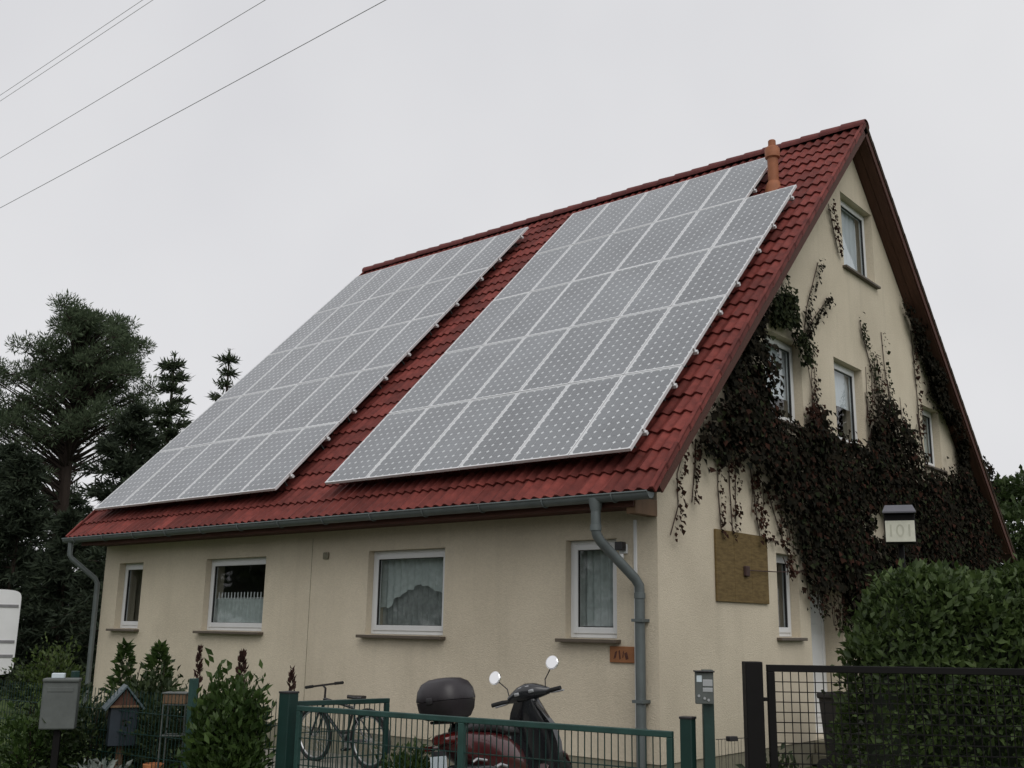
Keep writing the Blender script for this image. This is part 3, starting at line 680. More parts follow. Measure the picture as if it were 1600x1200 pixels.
STR = [([(1.18,3.64),(.97,3.26),(.98,2.91),(.81,2.59)], 55, .06, 'vinered'), ([(1.39,3.67),(1.34,3.34),(1.27,2.98)], 45, .06, 'vinered'), ([(1.89,3.63),(1.86,3.22),(1.92,2.64)], 55, .06, 'vinered'),
 ([(2.13,3.67),(2.14,3.25),(2.18,2.7)], 60, .09, 'vinered'), ([(2.3,3.65),(2.28,3.3),(2.26,2.85)], 26, .07, 'vinered'), ([(2.66,3.6),(2.76,3.09),(2.86,2.71)], 80, .09, 'vinered'), ([(2.86,2.73),(3.1,2.70),(3.34,2.7)], 22, .05, 'vinered'),
 ([(3.81,6.3),(3.71,5.91),(4.02,5.54),(4.12,5.34)], 120, .10, 'vinegreen'), ([(4.39,5.62),(4.52,6.02),(4.99,6.82)], 110, .06, 'vine'), ([(4.38,5.58),(4.78,5.95),(5.31,6.37)], 100, .06, 'vine'),
 ([(5.48,7.89),(5.6,7.55),(5.76,7.19)], 90, .06, 'vinered'), ([(6.43,6.29),(6.62,5.88),(7.03,5.19)], 110, .09, 'vinegreen'), ([(8.69,6.61),(8.75,5.83),(8.8,4.85)], 130, .08, 'vinered'), ([(9.3,6.4),(9.45,5.8),(9.2,5.6)], 90, .09, 'vine'),
 ([(4.0,5.36),(4.22,5.59),(4.57,5.44)], 60, .07, 'vinegreen'), ([(2.61,4.89),(2.93,4.63),(2.99,4.31)], 120, .10, 'vine'), ([(3.45,2.52),(3.61,2.33),(4.08,2.39)], 34, .05, 'vinered'),
 ([(3.1,3.3),(3.35,2.9),(3.6,2.55),(3.55,2.3)], 60, .07, 'vinered'), ([(7.5,5.2),(7.35,5.7),(7.3,6.3)], 30, .05, 'vinegreen')]
for pts, nn, spread, mk in STR:
    a = np.array(pts); nn = int(nn*1.5); t = rng.random(nn)*(len(a)-1); i = np.minimum(t.astype(int), len(a)-2); fr = (t-i)[:, None]
    Q = a[i]*(1-fr)+a[i+1]*fr+rng.normal(size=(nn, 2))*spread*.6
    vine_leaves(Q, M[mk], .09, .056)
    b = MB(); b.tube([(.012, y-oy, z) for y, z in pts], .006, 5); b.build('stem', M['stem'], creeper)
# thin runners spreading out from the edge of the mass over the wall
vr = random.Random(5)
for k in range(120):
    i = vr.randrange(len(MASS)); p, q = MASS[i], MASS[(i+1) % len(MASS)]; t = vr.random(); y, z = p[0]+(q[0]-p[0])*t, p[1]+(q[1]-p[1])*t
    if y > 11.6 or z < 1.5: continue
    if y < 3.2 and z < 4.2 and vr.random() < .7: continue
    dz_ = (-1 if (y < 4.2 and z < 4.0 and i < 10) else 1); ln = vr.uniform(.25, 1.0); sw = vr.uniform(-.35, .35)
    pts = [(y, z), (y+sw*ln*.4+vr.uniform(-.05, .05), z+dz_*ln*.5), (y+sw*ln, z+dz_*ln)]
    if any(inside(np.array([pts[j]]), [(w_[0]-.05, w_[1]), (w_[2]+.05, w_[1]), (w_[2]+.05, w_[3]), (w_[0]-.05, w_[3])])[0] for w_ in GWIN for j in (0, 1, 2)): continue
    if pts[2][1] > ZE+min(pts[2][0], 2*RUN-pts[2][0])*RISE/RUN-.6: continue
    STR.append((pts, int(ln*30)+4, .05, vr.choice(['vinered', 'vine', 'vinegreen', 'vinered'])))
    a = np.array(pts); nn = int(ln*55)+4; t = rng.random(nn)**1.3*2; i = np.minimum(t.astype(int), 1); fr = (t-i)[:, None]
    vine_leaves(a[i]*(1-fr)+a[i+1]*fr+rng.normal(size=(nn, 2))*.035, M[STR[-1][3]], .07, .05)
    b = MB(); b.tube([(.010, y_-oy, z_) for y_, z_ in pts], .004, 4); b.build('stem', M['stem'], creeper)
# bare stems on the wall
for pts in ([(5.2,2.0),(5.6,3.2),(6.3,4.2),(7.2,5.2)], [(5.2,.3),(5.3,1.4),(5.2,2.4),(4.3,3.3),(3.2,4.2),(2.9,4.9)], [(9,.3),(9,2.4),(8.9,4.4),(8.7,5.2)]):
    b = MB(); b.tube([(.015, y-oy+random.uniform(-.03, .03), z) for y, z in pts], .011, 6); b.build('stem', M['stem'], creeper)

# ================================================================== FENCES, GATES, POSTS
GA, GB = Vector((-1.36, -3.21, 0)), Vector((1.86, -2.745, 0)); gd = (GB-GA).normalized(); gang = math.atan2(gd.y, gd.x); GLEN = (GB-GA).length
def post(name, label, loc, s, h, m_, cap=True, rot=gang):
    t = thing(name, label, 'post', loc, (0, 0, rot)); MB().box(-s/2, -s/2, 0, s/2, s/2, h, .006).build('shaft', m_, t)
    if cap: MB().box(-s/2-.004, -s/2-.004, h-.004, s/2+.004, s/2+.004, h+.012, .004).build('cap', M['blackpl'], t)
    return t
def wire_panel(root, x0, x1, z0, z1, m_, dx_=.05, dz=.2, r=.003, name='wire_mesh'):
    b = MB(); n = max(1, round((x1-x0)/dx_))
    for i in range(1, n):
        x = x0+(x1-x0)*i/n; b.box(x-r, -r, z0, x+r, r, z1)
    k = max(1, round((z1-z0)/dz))
    for i in range(1, k):
        z = z0+(z1-z0)*i/k; b.box(x0, -r-.006, z-r, x1, -r-.0005, z+r); b.box(x0, r+.0005, z-r, x1, r+.006, z+r)
    return b.build(name, m_, root)
def gate_leaf(root, x0, x1, h, m_, mw, rail=.04, z0=.08):
    MB().box(x0, -.02, h-rail, x1, .02, h, .005).build('top_rail', m_, root); MB().box(x0, -.02, z0, x1, .02, z0+rail, .005).build('bottom_rail', m_, root)
    for x in (x0, x1-rail): MB().box(x, -.0185, z0+rail, x+rail, .0185, h-rail, .004).build('stile', m_, root)
    wire_panel(root, x0+rail, x1-rail, z0+rail, h-rail, mw)
gt = thing('driveway_gate', 'long low green metal gate with vertical wires in front of the scooter', 'gate', GA, (0, 0, gang))
mid = 1.62
gate_leaf(gt, .03, GLEN, .972, M['fgreen_l'], M['fgreen'])
MB().box(mid-.025, -.022, .121, mid+.025, .022, .931, .004).build('middle_stile', M['fgreen_l'], gt)
MB().box(GLEN-.0, -.015, .55, GLEN+.06, .015, .60, .004).build('latch', M['blackpl'], gt)
post('gate_post', 'thick dark green gate post between leafy bushes and the long low gate', GA-gd*.075, .11, 1.065, M['fgreen'])
post('gate_post', 'short green gate post at the latch end of the long low gate', (1.945, -2.70, 0), .08, 1.055, M['fgreen'])
lf = thing('garden_gate', 'small green wire gate standing open behind the long low gate', 'gate', (-1.47, -3.13, 0), (0, 0, math.atan2(.83, .17)))
gate_leaf(lf, .02, .90, .995, M['fgreen'], M['fgreen'])
# wire fence on from the thick post, behind the shrubs
gf = thing('garden_fence', 'green wire fence running behind the garden shrubs and letter box', 'fence', GA-gd*.075, (0, 0, gang+math.pi-.07))
px_ = .06
for k, seg in enumerate((1.15, 1.8, 2.2)):
    wire_panel(gf, px_+.03, px_+seg-.06, .06, .99, M['fgreen'], r=.0022)
    px_ += seg
    MB().box(px_-.035, -.03, 0, px_+.025, .03, 1.13, .005).build('post', M['fgreen_l'] if k == 0 else M['fgreen'], gf)
# post with bell box
mp = thing('bell_post', 'green post carrying a grey bell and letter box beside the low gate', 'post', (2.055, -2.63, 0), (0, 0, YAW-.05))
MB().box(-.035, -.035, 0, .035, .035, 1.36, .005).build('shaft', M['fgreen'], mp)
MB().box(-.086, -.075, 1.15, .03, -.036, 1.345, .005).build('bell_box', M['greybox'], mp)
MB().box(-.078, -.078, 1.285, -.045, -.0745, 1.325, .001).build('name_plate', M['plate'], mp)
MB().box(-.04, -.078, 1.26, .022, -.0745, 1.30, .001).build('name_plate', M['silver'], mp)
MB().box(-.04, -.078, 1.225, .022, -.0745, 1.25, .001).build('name_plate', M['silver'], mp)
for u, z in ((-.066, 1.20), (-.03, 1.185), (-.005, 1.175)): MB().lathe([(.009, 0), (.008, -.006)], (u, -.075, z), 'y', 10).build('bell_button', M['silver'], mp)
b = MB(); b.box(-.094, -.095, 1.346, .036, -.03, 1.356, .003); b.build('rain_cover', M['blackpl'], mp)
# black gate
bgA = Vector((2.19, -2.27, 0)); bgd = Vector((.765, .644, 0)); ba = math.atan2(.644, .765)
post('gate_post', 'thick black gate post at hinge of the black grid gate', bgA, .115, 1.41, M['black'], False, ba)
bg_ = thing('black_gate', 'black framed gate with square wire grid in front of tall hedge', 'gate', bgA, (0, 0, ba))
x0, x1, h = .095, 2.35, 1.392
MB().box(x0, -.02, h-.045, x1, .02, h, .004).build('top_rail', M['black'], bg_); MB().box(x0, -.02, .08, x1, .02, .125, .004).build('bottom_rail', M['black'], bg_)
for x in (x0, x1-.05): MB().box(x, -.0185, .125, x+.05, .0185, h-.045, .004).build('stile', M['black'], bg_)
wire_panel(bg_, x0+.05, x1-.05, .125, h-.045, M['black'], .054, .064, .0028)
for z in (1.17, .3): MB().box(.05, -.015, z-.012, x0+.01, .015, z+.012, .003).build('hinge', M['black'], bg_)
wf = thing('wire_fence', 'short low wire net between bell post and thick black post', 'fence', (2.09, -2.6, 0), (0, 0, math.atan2(.3, .1)))
b = MB(); 
for i in range(12): b.tube([(.02+i*.028, 0, .1), (.02+i*.028+.012*(-1)**i, 0, .5), (.02+i*.028, 0, .93)], .0018, 4)
for z in (.93, .72, .5, .3, .1): b.tube([(.0, 0, z), (.34, 0, z)], .0024, 4)
b.build('wire_mesh', M['blackpl'], wf); MB().box(.1, -.02, .915, .17, .02, .945, .004).build('clamp', M['blackpl'], wf)

# ================================================================== SCOOTER (local: +x forward, +y left, z up)
sc_ = thing('motor_scooter', 'dark red motor scooter with round black top case parked behind low gate', 'scooter', (-.475, -1.50, 0), (0, 0, R(93)))
LEAN = Matrix.Rotation(R(-8), 4, 'X')          # on its side stand, leaning to its left
def sp(b, name, m_, parent=sc_, smooth=True):
    b.T = LEAN; return b.build(name, m_, parent, smooth)
def wheel(x, r, wd, name):
    b = MB(); b.torus((x, 0, r), r-wd/2, wd/2, 'y', 36, 12); t = sp(b, name, M['rubber'])
    b = MB(); b.lathe([(r-wd+.005, -.03), (r-wd+.005, .03)], (x, 0, r), 'y', 28)
    for k in range(5): a = k*2*math.pi/5; b.tube([(x, 0, r), (x+(r-wd)*math.cos(a), 0, r+(r-wd)*math.sin(a))], .018, 6)
    b.lathe([(.05, -.05), (.05, .05)], (x, 0, r), 'y', 16); sp(b, 'rim', M['silver'], t)
wheel(-.50, .25, .125, 'rear_wheel'); wheel(.68, .25, .115, 'front_wheel')
def body_ring(x, z, a, h, e=2.8, n=20): return [(x, y, zz) for (_, y, zz) in superellipse(0, z, a, h, 0, n, e, 'x')]
# tail body, red side panels
b = MB(); b.loft([body_ring(-.86, .70, .05, .05), body_ring(-.80, .69, .10, .085), body_ring(-.62, .64, .155, .14), body_ring(-.40, .59, .18, .175), body_ring(-.18, .54, .185, .19), body_ring(.0, .47, .17, .17), body_ring(.08, .40, .14, .11)]); sp(b, 'tail_body', M['redpaint'])
b = MB(); b.loft([body_ring(-.72, .47, .10, .05), body_ring(-.45, .43, .16, .10), body_ring(-.1, .36, .17, .12), body_ring(.06, .32, .15, .08)]); sp(b, 'lower_body', M['darkpaint'])
b = MB(); b.loft([body_ring(-.70, .785, .07, .022), body_ring(-.62, .80, .12, .045), body_ring(-.42, .80, .145, .055), body_ring(-.30, .785, .15, .05), body_ring(-.18, .755, .15, .05), body_ring(-.0, .735, .125, .045), body_ring(.08, .72, .08, .03)]); sp(b, 'seat', M['blackpl'])
b = MB(); b.box(-.05, -.16, .235, .50, .16, .275, .015); sp(b, 'floorboard', M['blackpl'])
# leg shield: broad curved front apron
rings = []
for z, x, hw, dpt in ((.24, .50, .20, .05), (.40, .50, .25, .065), (.60, .475, .26, .07), (.76, .44, .235, .07), (.88, .40, .17, .06), (.97, .375, .10, .05)):
    rings.append([(x-.10*(abs(t)**2)+ (dpt if s_ > 0 else 0), hw*t, z) for s_, ts in ((1, np.linspace(-1, 1, 9)), (-1, np.linspace(1, -1, 9))) for t in ts])
b = MB(); b.loft(rings); sp(b, 'leg_shield', M['darkpaint'])
b = MB(); b.loft([[(x-.10-.006+dx_, s*(hw-.012)+dy, z) for dx_, dy in ((0, 0), (.03, 0), (.03, .014*s), (0, .014*s))] for s in (1,) for z, x, hw in ((.26, .50, .20), (.40, .50, .25), (.60, .475, .26), (.76, .44, .235))]); sp(b, 'shield_trim', M['silver'])
b = MB(); b.loft([body_ring(.46, .33, .05, .04), body_ring(.54, .47, .075, .035), body_ring(.66, .535, .08, .03), body_ring(.80, .47, .07, .025), body_ring(.88, .36, .05, .02)]); sp(b, 'front_fender', M['redpaint'])
for s in (-1, 1):
    b = MB(); b.tube([(.50, s*.075, .62), (.62, s*.078, .33), (.68, s*.078, .25)], .02, 10); sp(b, 'fork', M['silver'])
b = MB(); b.tube([(.40, 0, .85), (.36, 0, 1.0)], .03, 10); sp(b, 'steering_stem', M['blackpl'])
b = MB(); b.loft([superellipse(.395, 0, .06, .07, 1.0, 18, 2.6, 'z'), superellipse(.42, 0, .085, .105, .90, 18, 2.6, 'z'), superellipse(.46, 0, .10, .15, .78, 18, 2.6, 'z'), superellipse(.51, 0, .10, .17, .62, 18, 2.6, 'z'), superellipse(.545, 0, .085, .15, .47, 18, 2.6, 'z')]); sp(b, 'front_cover', M['darkpaint'])
# handlebars turned to the left
HB = Matrix.Translation((.365, 0, 1.0)) @ Matrix.Rotation(R(8), 4, 'Z') @ Matrix.Rotation(R(-7), 4, 'X')
def hp(b, name, m_, parent=sc_, smooth=True):
    b.T = LEAN @ HB; return b.build(name, m_, parent, smooth)
b = MB()
cov = []
for y, hx, hz, dz in ((-.21, .03, .03, .0), (-.15, .055, .05, .012), (-.08, .085, .07, .025), (0, .095, .08, .03), (.08, .085, .07, .025), (.15, .055, .05, .012), (.21, .03, .03, .0)):
    cov.append(superellipse(.02, .02+dz, hx, hz, y, 18, 2.5, 'y'))
b.loft(cov); hb = hp(b, 'handlebar_cover', M['darkpaint'])
b = MB(); b.loft([superellipse(.09, .04, .055, .055, y, 18, 2.2, 'y') for y in (-.09, -.05, 0, .05, .09)]); hp(b, 'headlight', M['headlight'])
b = MB(); b.box(-.06, -.055, .085, .0, .055, .10, .006); hp(b, 'instrument_panel', M['silver'], hb)
b = MB(); b.box(-.075, -.10, .03, -.055, -.05, .06, .006); hp(b, 'switch', M['silver'], hb); b = MB(); b.box(-.075, .05, .03, -.055, .10, .06, .006); hp(b, 'switch', M['silver'], hb)
for s in (-1, 1):
    b = MB(); b.tube([(.0, s*.20, .01), (-.03, s*.25, .012), (-.045, s*.36, .01)], [.015, .019, .019], 12); g = hp(b, 'grip', M['rubber'])
    b = MB(); b.tube([(.03, s*.22, .0), (.04, s*.27, -.005), (.01, s*.36, -.01)], .008, 8); hp(b, 'brake_lever', M['silver'], g)
    b = MB(); b.tube([(.0, s*.19, .04), (.01, s*.20, .12), (.015, s*.265, .19), (.015, s*.29, .215)], .0055, 8); ms = hp(b, 'mirror_stem', M['blackpl'])
    mm = Matrix.Translation((.01, s*.305, .245)) @ Matrix.Rotation(R(-4)*s, 4, 'Z') @ Matrix.Rotation(R(14), 4, 'Y')
    b = MB(); b.lathe([(.02, .03), (.05, .022), (.062, .005), (.062, -.006)], (0, 0, 0), 'x', 28); b.v = [tuple(mm @ Vector(v)) for v in b.v]; hp(b, 'mirror_shell', M['chrome'], ms)
    b = MB(); b.lathe([(.058, -.0065), (.054, -.010)], (0, 0, 0), 'x', 28); b.v = [tuple(mm @ Vector(v)) for v in b.v]; hp(b, 'mirror_glass', M['mirror'], ms)
# top case on rack
b = MB(); b.box(-.86, -.09, .845, -.58, .09, .875, .008)
for s in (-1, 1): b.tube([(-.55, s*.09, .78), (-.62, s*.09, .85), (-.88, s*.09, .86)], .012, 8)
sp(b, 'luggage_rack', M['blackpl'])
def case_ring(z, a, c, e=3.0, n=28): return [(-.78+x, y, z) for x, y, _ in [(a*math.copysign(abs(math.cos(t))**(2/e), math.cos(t)), c*math.copysign(abs(math.sin(t))**(2/e), math.sin(t)), 0) for t in [2*math.pi*j/n for j in range(n)]]]
b = MB(); b.loft([case_ring(.875, .13, .15), case_ring(.89, .165, .18), case_ring(.95, .195, .21), case_ring(1.02, .205, .222)]); tcse = sp(b, 'top_case', M['caseblk'])
b = MB(); b.loft([case_ring(1.024, .207, .224), case_ring(1.04, .208, .225), case_ring(1.11, .197, .212), case_ring(1.165, .165, .18), case_ring(1.195, .11, .125), case_ring(1.203, .05, .06)]); sp(b, 'lid', M['caseblk'], tcse)
b = MB(); b.box(-.995, -.03, 1.0, -.975, .03, 1.05, .006); sp(b, 'lock', M['blackpl'], tcse)
b = MB(); b.loft([body_ring(-.905, .72, .075, .03), body_ring(-.875, .72, .10, .045), body_ring(-.80, .72, .11, .05)]); sp(b, 'tail_light', M['taillight'])
for s in (-1, 1):
    b = MB(); b.tube([(-.80, s*.08, .66), (-.82, s*.15, .66)], .012, 8); b.loft([body_ring(-.85, .66, .0, .02), body_ring(-.83, .66, .0, .024)], False) if False else None
    b.loft([[(x+.0, y+s*.17, z) for x, y, z in body_ring(-.86, .66, .03, .02)], [(x, y+s*.17, z) for x, y, z in body_ring(-.80, .66, .035, .025)]]); sp(b, 'indicator', M['taillight'])
b = MB(); b.box(-.93, -.085, .42, -.925, .085, .60, .002); pl_ = sp(b, 'license_plate', M['plate'], smooth=False)
b = MB(); b.box(-.925, -.075, .40, -.91, .075, .64, .004); b.tube([(-.80, 0, .66), (-.915, 0, .60)], .02, 8); sp(b, 'plate_holder', M['blackpl'])
b = MB(); b.tube([(-.10, -.19, .22), (-.30, -.215, .26), (-.45, -.225, .32), (-.80, -.23, .42)], [.03, .055, .06, .055], 16); ex = sp(b, 'exhaust', M['blackpl'])
b = MB(); b.tube([(-.48, -.255, .375), (-.62, -.262, .40)], [.016, .02], 10); sp(b, 'heat_shield', M['chrome'], ex)
b = MB(); b.tube([(-.30, -.205, .46), (-.40, -.215, .485), (-.47, -.21, .47)], .013, 8); b.tube([(-.55, -.19, .53), (-.66, -.18, .55), (-.70, -.165, .53)], .011, 8); sp(b, 'side_trim', M['silver'])
b = MB(); b.tube([(-.05, .12, .22), (-.0, .24, .02)], .012, 8); sp(b, 'side_stand', M['blackpl'])
b = MB(); b.loft([body_ring(-.55, .44, .06, .03), body_ring(-.70, .50, .075, .02), body_ring(-.86, .42, .08, .02), body_ring(-.90, .34, .07, .015)]); sp(b, 'rear_fender', M['blackpl'])

# ================================================================== BICYCLE (local +x forward)
bk_ = thing('bicycle', 'dark bicycle with straight handlebar leaning against the front wall', 'bicycle', (-4.30, -.10, 0), (R(-4), 0, R(180)))
WR, WB = .315, .98
for x in (-WB/2, WB/2):
    t = MB().torus((x, 0, WR), WR-.02, .022, 'y', 44, 8).build('wheel', M['rubber'], bk_, True)
    MB().torus((x, 0, WR), WR-.05, .011, 'y', 44, 6).build('rim', M['silver'], t, True)
    b = MB(); b.lathe([(.022, -.04), (.022, .04)], (x, 0, WR), 'y', 12)
    for k in range(24):
        a = k*2*math.pi/24; b.tube([(x+.02*math.cos(a+.5), .02*(-1)**k, WR+.02*math.sin(a+.5)), (x+(WR-.055)*math.cos(a), 0, WR+(WR-.055)*math.sin(a))], .0014, 3)
    b.build('spokes', M['silver'], t)
bbp, st, ht0, ht1 = (-.08, 0, .28), (-.23, 0, .66), (.33, 0, .62), (.29, 0, .74)
b = MB()
for a, c, r in ((bbp, st, .016), (bbp, ht0, .020), (st, ht1, .017), (ht0, ht1, .02)): b.tube([a, c], r, 10)
for s in (-1, 1):
    b.tube([(bbp[0], s*.03, .28), (-WB/2, s*.06, WR)], .010, 8); b.tube([(st[0], s*.02, .64), (-WB/2, s*.06, WR)], .009, 8)
    b.tube([(.335, s*.045, .60), (WB/2, s*.05, WR)], .014, 8)
b.box(.30, -.06, .585, .36, .06, .62, .006)
b.build('frame', M['darkpaint'], bk_, True)
MB().tube([st, (-.265, 0, .76)], .013, 8).build('seat_post', M['silver'], bk_, True)
b = MB(); b.loft([[(x, y, z) for x, y, z in body_ring(xx, .785, a_, .022)] for xx, a_ in ((-.40, .04), (-.37, .075), (-.30, .075), (-.22, .035), (-.13, .018))]); b.build('saddle', M['blackpl'], bk_, True)
MB().tube([ht1, (.275, 0, .86), (.32, 0, .895)], .013, 8).build('handlebar_stem', M['blackpl'], bk_, True)
hbk = MB().tube([(.29, -.28, .90), (.32, -.08, .897), (.32, .08, .897), (.29, .28, .90)], .0125, 10).build('handlebar', M['blackpl'], bk_, True)
for s in (-1, 1): MB().tube([(.305, s*.17, .90), (.29, s*.29, .90)], .018, 10).build('grip', M['rubber'], hbk, True)
b = MB(); b.lathe([(.09, -.004), (.09, .004)], (-.08, -.05, .28), 'y', 28); b.tube([(-.08, -.06, .28), (.04, -.07, .16)], .011, 8); b.tube([(-.08, .06, .28), (-.20, .07, .40)], .011, 8); cr_ = b.build('crank', M['silver'], bk_, True)
for x, y, z in ((.04, -.11, .16), (-.20, .11, .40)): MB().box(x-.045, y-.045, z-.012, x+.045, y+.045, z+.012, .005).build('pedal', M['rubber'], bk_)
b = MB(); b.tube([(-WB/2-.34*math.sin(a), 0, WR+.34*math.cos(a)) for a in np.linspace(-.5, 1.9, 14)], .02, 6); b.build('mudguard', M['blackpl'], bk_, True)

# ================================================================== GARDEN THINGS
gm = thing('letter_box', 'grey metal letter box on a post among garden plants', 'letter box', (-3.87, -3.86, 0), (0, 0, YAW+.25))
MB().box(-.03, .0, 0, .03, .06, .66, .004).build('post', M['black'], gm)
MB().box(-.15, -.07, .655, .15, .09, 1.07, .012).build('box', M['greybox'], gm)
MB().box(-.155, -.085, 1.065, .155, .10, 1.095, .008).build('lid', M['greybox'], gm)
MB().box(-.11, -.075, .98, .11, -.068, 1.02, .002).build('slot_flap', M['greybox'], gm)
MB().box(-.09, -.05, 1.096, .02, .03, 1.14, .006).build('paper_bundle', M['plate'], gm)
bh = thing('bird_house', 'dark wooden bird house with pale pitched roof on a post by the fence', 'bird house', (-3.75, -3.30, 0), (0, 0, YAW+.45))
MB().box(-.03, -.03, 0, .03, .03, .50, .004).build('post', M['brownwood'], bh)
MB().box(-.12, -.11, .49, .12, .11, .84, .006).build('box', M['bluebox'], bh)
b = MB(); b.add([(-.12, -.11, .841), (.12, -.11, .841), (0, -.11, .99), (-.12, .11, .841), (.12, .11, .841), (0, .11, .99)], [(0, 1, 2), (3, 5, 4), (0, 2, 5, 3), (1, 4, 5, 2), (0, 3, 4, 1)]); b.build('gable', M['verge'], bh)
for s in (-1, 1):
    b = MB(); b.add([(0, -.15, 1.03), (0, .15, 1.03), (s*.18, .15, .82), (s*.18, -.15, .82), (0, -.15, 1.01), (0, .15, 1.01), (s*.17, .15, .80), (s*.17, -.15, .80)], [(0, 1, 2, 3), (7, 6, 5, 4), (0, 3, 7, 4), (1, 5, 6, 2), (2, 6, 7, 3), (0, 4, 5, 1)]); b.build('roof_board', M['blueroof'], bh)
MB().lathe([(.03, -.113), (.03, -.108)], (0, 0, .70), 'y', 16).build('entrance_hole', M['gasket'], bh)
MB().box(-.13, -.135, .83, .13, -.112, .85, .003).build('ledge', M['brownwood'], bh)
ps = thing('plant_stand', 'thin metal plant stand with a small wooden box on top', 'plant stand', (-3.06, -3.18, 0), (0, 0, YAW))
b = MB()
for x in (-.10, .10):
    for y in (-.08, .08): b.tube([(x*1.05, y, 0), (x, y, .89)], .007, 6)
for z in (.62, .885):
    b.tube([(-.1, -.08, z), (.1, -.08, z), (.1, .08, z), (-.1, .08, z), (-.1, -.08, z)], .006, 6)
b.build('frame', M['greybox'], ps)
for k in range(4): MB().box(-.105, -.09+k*.046, .893, .09, -.05+k*.046, .978, .004).build('slat', M['brownwood'], ps)
MB().box(-.115, -.1, .979, .105, .105, .99, .002).build('lid', M['greybox'], ps)
tp = thing('terracotta_pot', 'tall orange terracotta pot at the foot of the plant stand', 'pot', (-3.2, -3.28, 0))
MB().lathe([(.05, 0), (.055, .02), (.075, .28), (.085, .31), (.09, .37), (.08, .375), (.072, .33)], n=24).build('pot', M['terracotta'], tp, True)
bn = thing('waste_bin', 'black waste bin standing by the door in the gable wall', 'bin', (.32, 3.62, 0), (0, 0, 0))
b = MB(); b.loft([[(x*s, y*s, z) for x, y in ((-.2, -.2), (.2, -.2), (.2, .2), (-.2, .2))] for z, s in ((.06, .85), (.85, 1.1))]); b.build('bin_body', M['blackpl'], bn)
MB().box(-.24, -.25, .851, .24, .25, .92, .02).build('lid', M['blackpl'], bn)
for y in (-.18, .18): MB().lathe([(.09, -.025), (.09, .025)], (-.2, y, .09), 'y', 16).build('wheel', M['rubber'], bn)
# caravan far left
cv = thing('caravan', 'white caravan with rounded corners parked beside the dark conifers', 'caravan', (-19.33, .69, 0), (0, 0, 1.17))
b = MB(); b.loft([[(-2.1+x, y, z) for x, y, z in [(q[0], yy, q[1]+1.35) for q in [(p[0], p[2]) for p in superellipse(2.1, 0, 2.1, .9, 0, 60, 16, 'y')]]] for yy in (-1.0, 1.0)]); b.build('body', M['caravan'], cv, True)
for z in (.85, 1.15, 1.9): MB().box(-2.06, -1.014, z-.03, 2.06, -1.0, z+.03).build('trim_strip', M['caravantrim'], cv)
MB().box(-1.0, -1.015, 1.3, .6, -1.0, 1.8, .01).build('window', M['glass'], cv)
for x in (-.3, .35): MB().torus((x, -.9, .3), .22, .08, 'y', 24, 8).build('wheel', M['rubber'], cv, True)
b = MB(); b.tube([(-2.0, 0, .5), (-2.9, 0, .45)], .04, 8); b.tube([(-2.7, 0, .45), (-2.7, 0, 0)], .025, 8); b.build('drawbar', M['silver'], cv)

# ================================================================== HEDGE AND SHRUBS
hd = thing('tall_hedge', 'tall dense green hedge rising behind the black gate', 'hedge', (2.2, -.15, 0), (0, 0, YAW))
def hedge(root, n, m_):
    LEN, T, H = 3.6, .75, 2.06
    x = -0.12+rng.random(n)*LEN; a = rng.random(n)*math.pi
    hz = H*(1-.26*np.exp(-((x+.10)/.20)**2))+.018*np.sin(x*5)+.03*np.sin(x*11+1)
    e = 2/3.5
    cy = T*np.sign(np.cos(a))*np.abs(np.cos(a))**e; cz_ = np.abs(np.sin(a))**e
    lump = 1+.07*np.sin(x*6.3+cz_*7)*np.sin(cz_*9+cy*3)+rng.normal(size=n)*.035+(rng.random(n) < .05)*rng.random(n)*.12
    end = np.clip(1-np.exp(-(x+.14)/.10), .35, 1)
    bul = 1+.15*(1-cz_)
    z = .05+(hz-.05)*cz_*np.where(lump > 1, 1+(lump-1)*.4, lump); y = cy*lump*end*bul
    P = np.stack([x+rng.normal(size=n)*.05-(1-cz_)*.16*np.exp(-x/.4), y, z], 1)
    Nn = np.stack([-.6*np.exp(-(x+.12)/.15), cy/T, cz_**3+.15], 1); Nn /= np.linalg.norm(Nn, axis=1, keepdims=True)
    D = Nn*.7+unit(n)*.75+np.array([0, 0, .15]); s = .075*(.6+rng.random(n)*.8)
    return leaves('foliage', P, D, s, s*.5, m_, root, N=Nn)
hedge(hd, 30000, M['hedge']); hedge(hd, 2600, M['shrublime'])
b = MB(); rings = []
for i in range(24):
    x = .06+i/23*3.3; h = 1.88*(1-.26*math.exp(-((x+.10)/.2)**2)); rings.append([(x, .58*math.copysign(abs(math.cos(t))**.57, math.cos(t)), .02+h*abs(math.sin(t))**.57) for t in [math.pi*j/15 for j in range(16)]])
b.loft(rings); b.build('inner_branches', M['hedgecore'], hd, True)  # solid dark core added to block the view through the leaves
for k in range(6): MB().tube([(.4+k*.5, .05, 0), (.42+k*.5, 0, .8), (.35+k*.5, .1, 1.6)], [.03, .02, .01], 6).build('stem', M['bark'], hd)

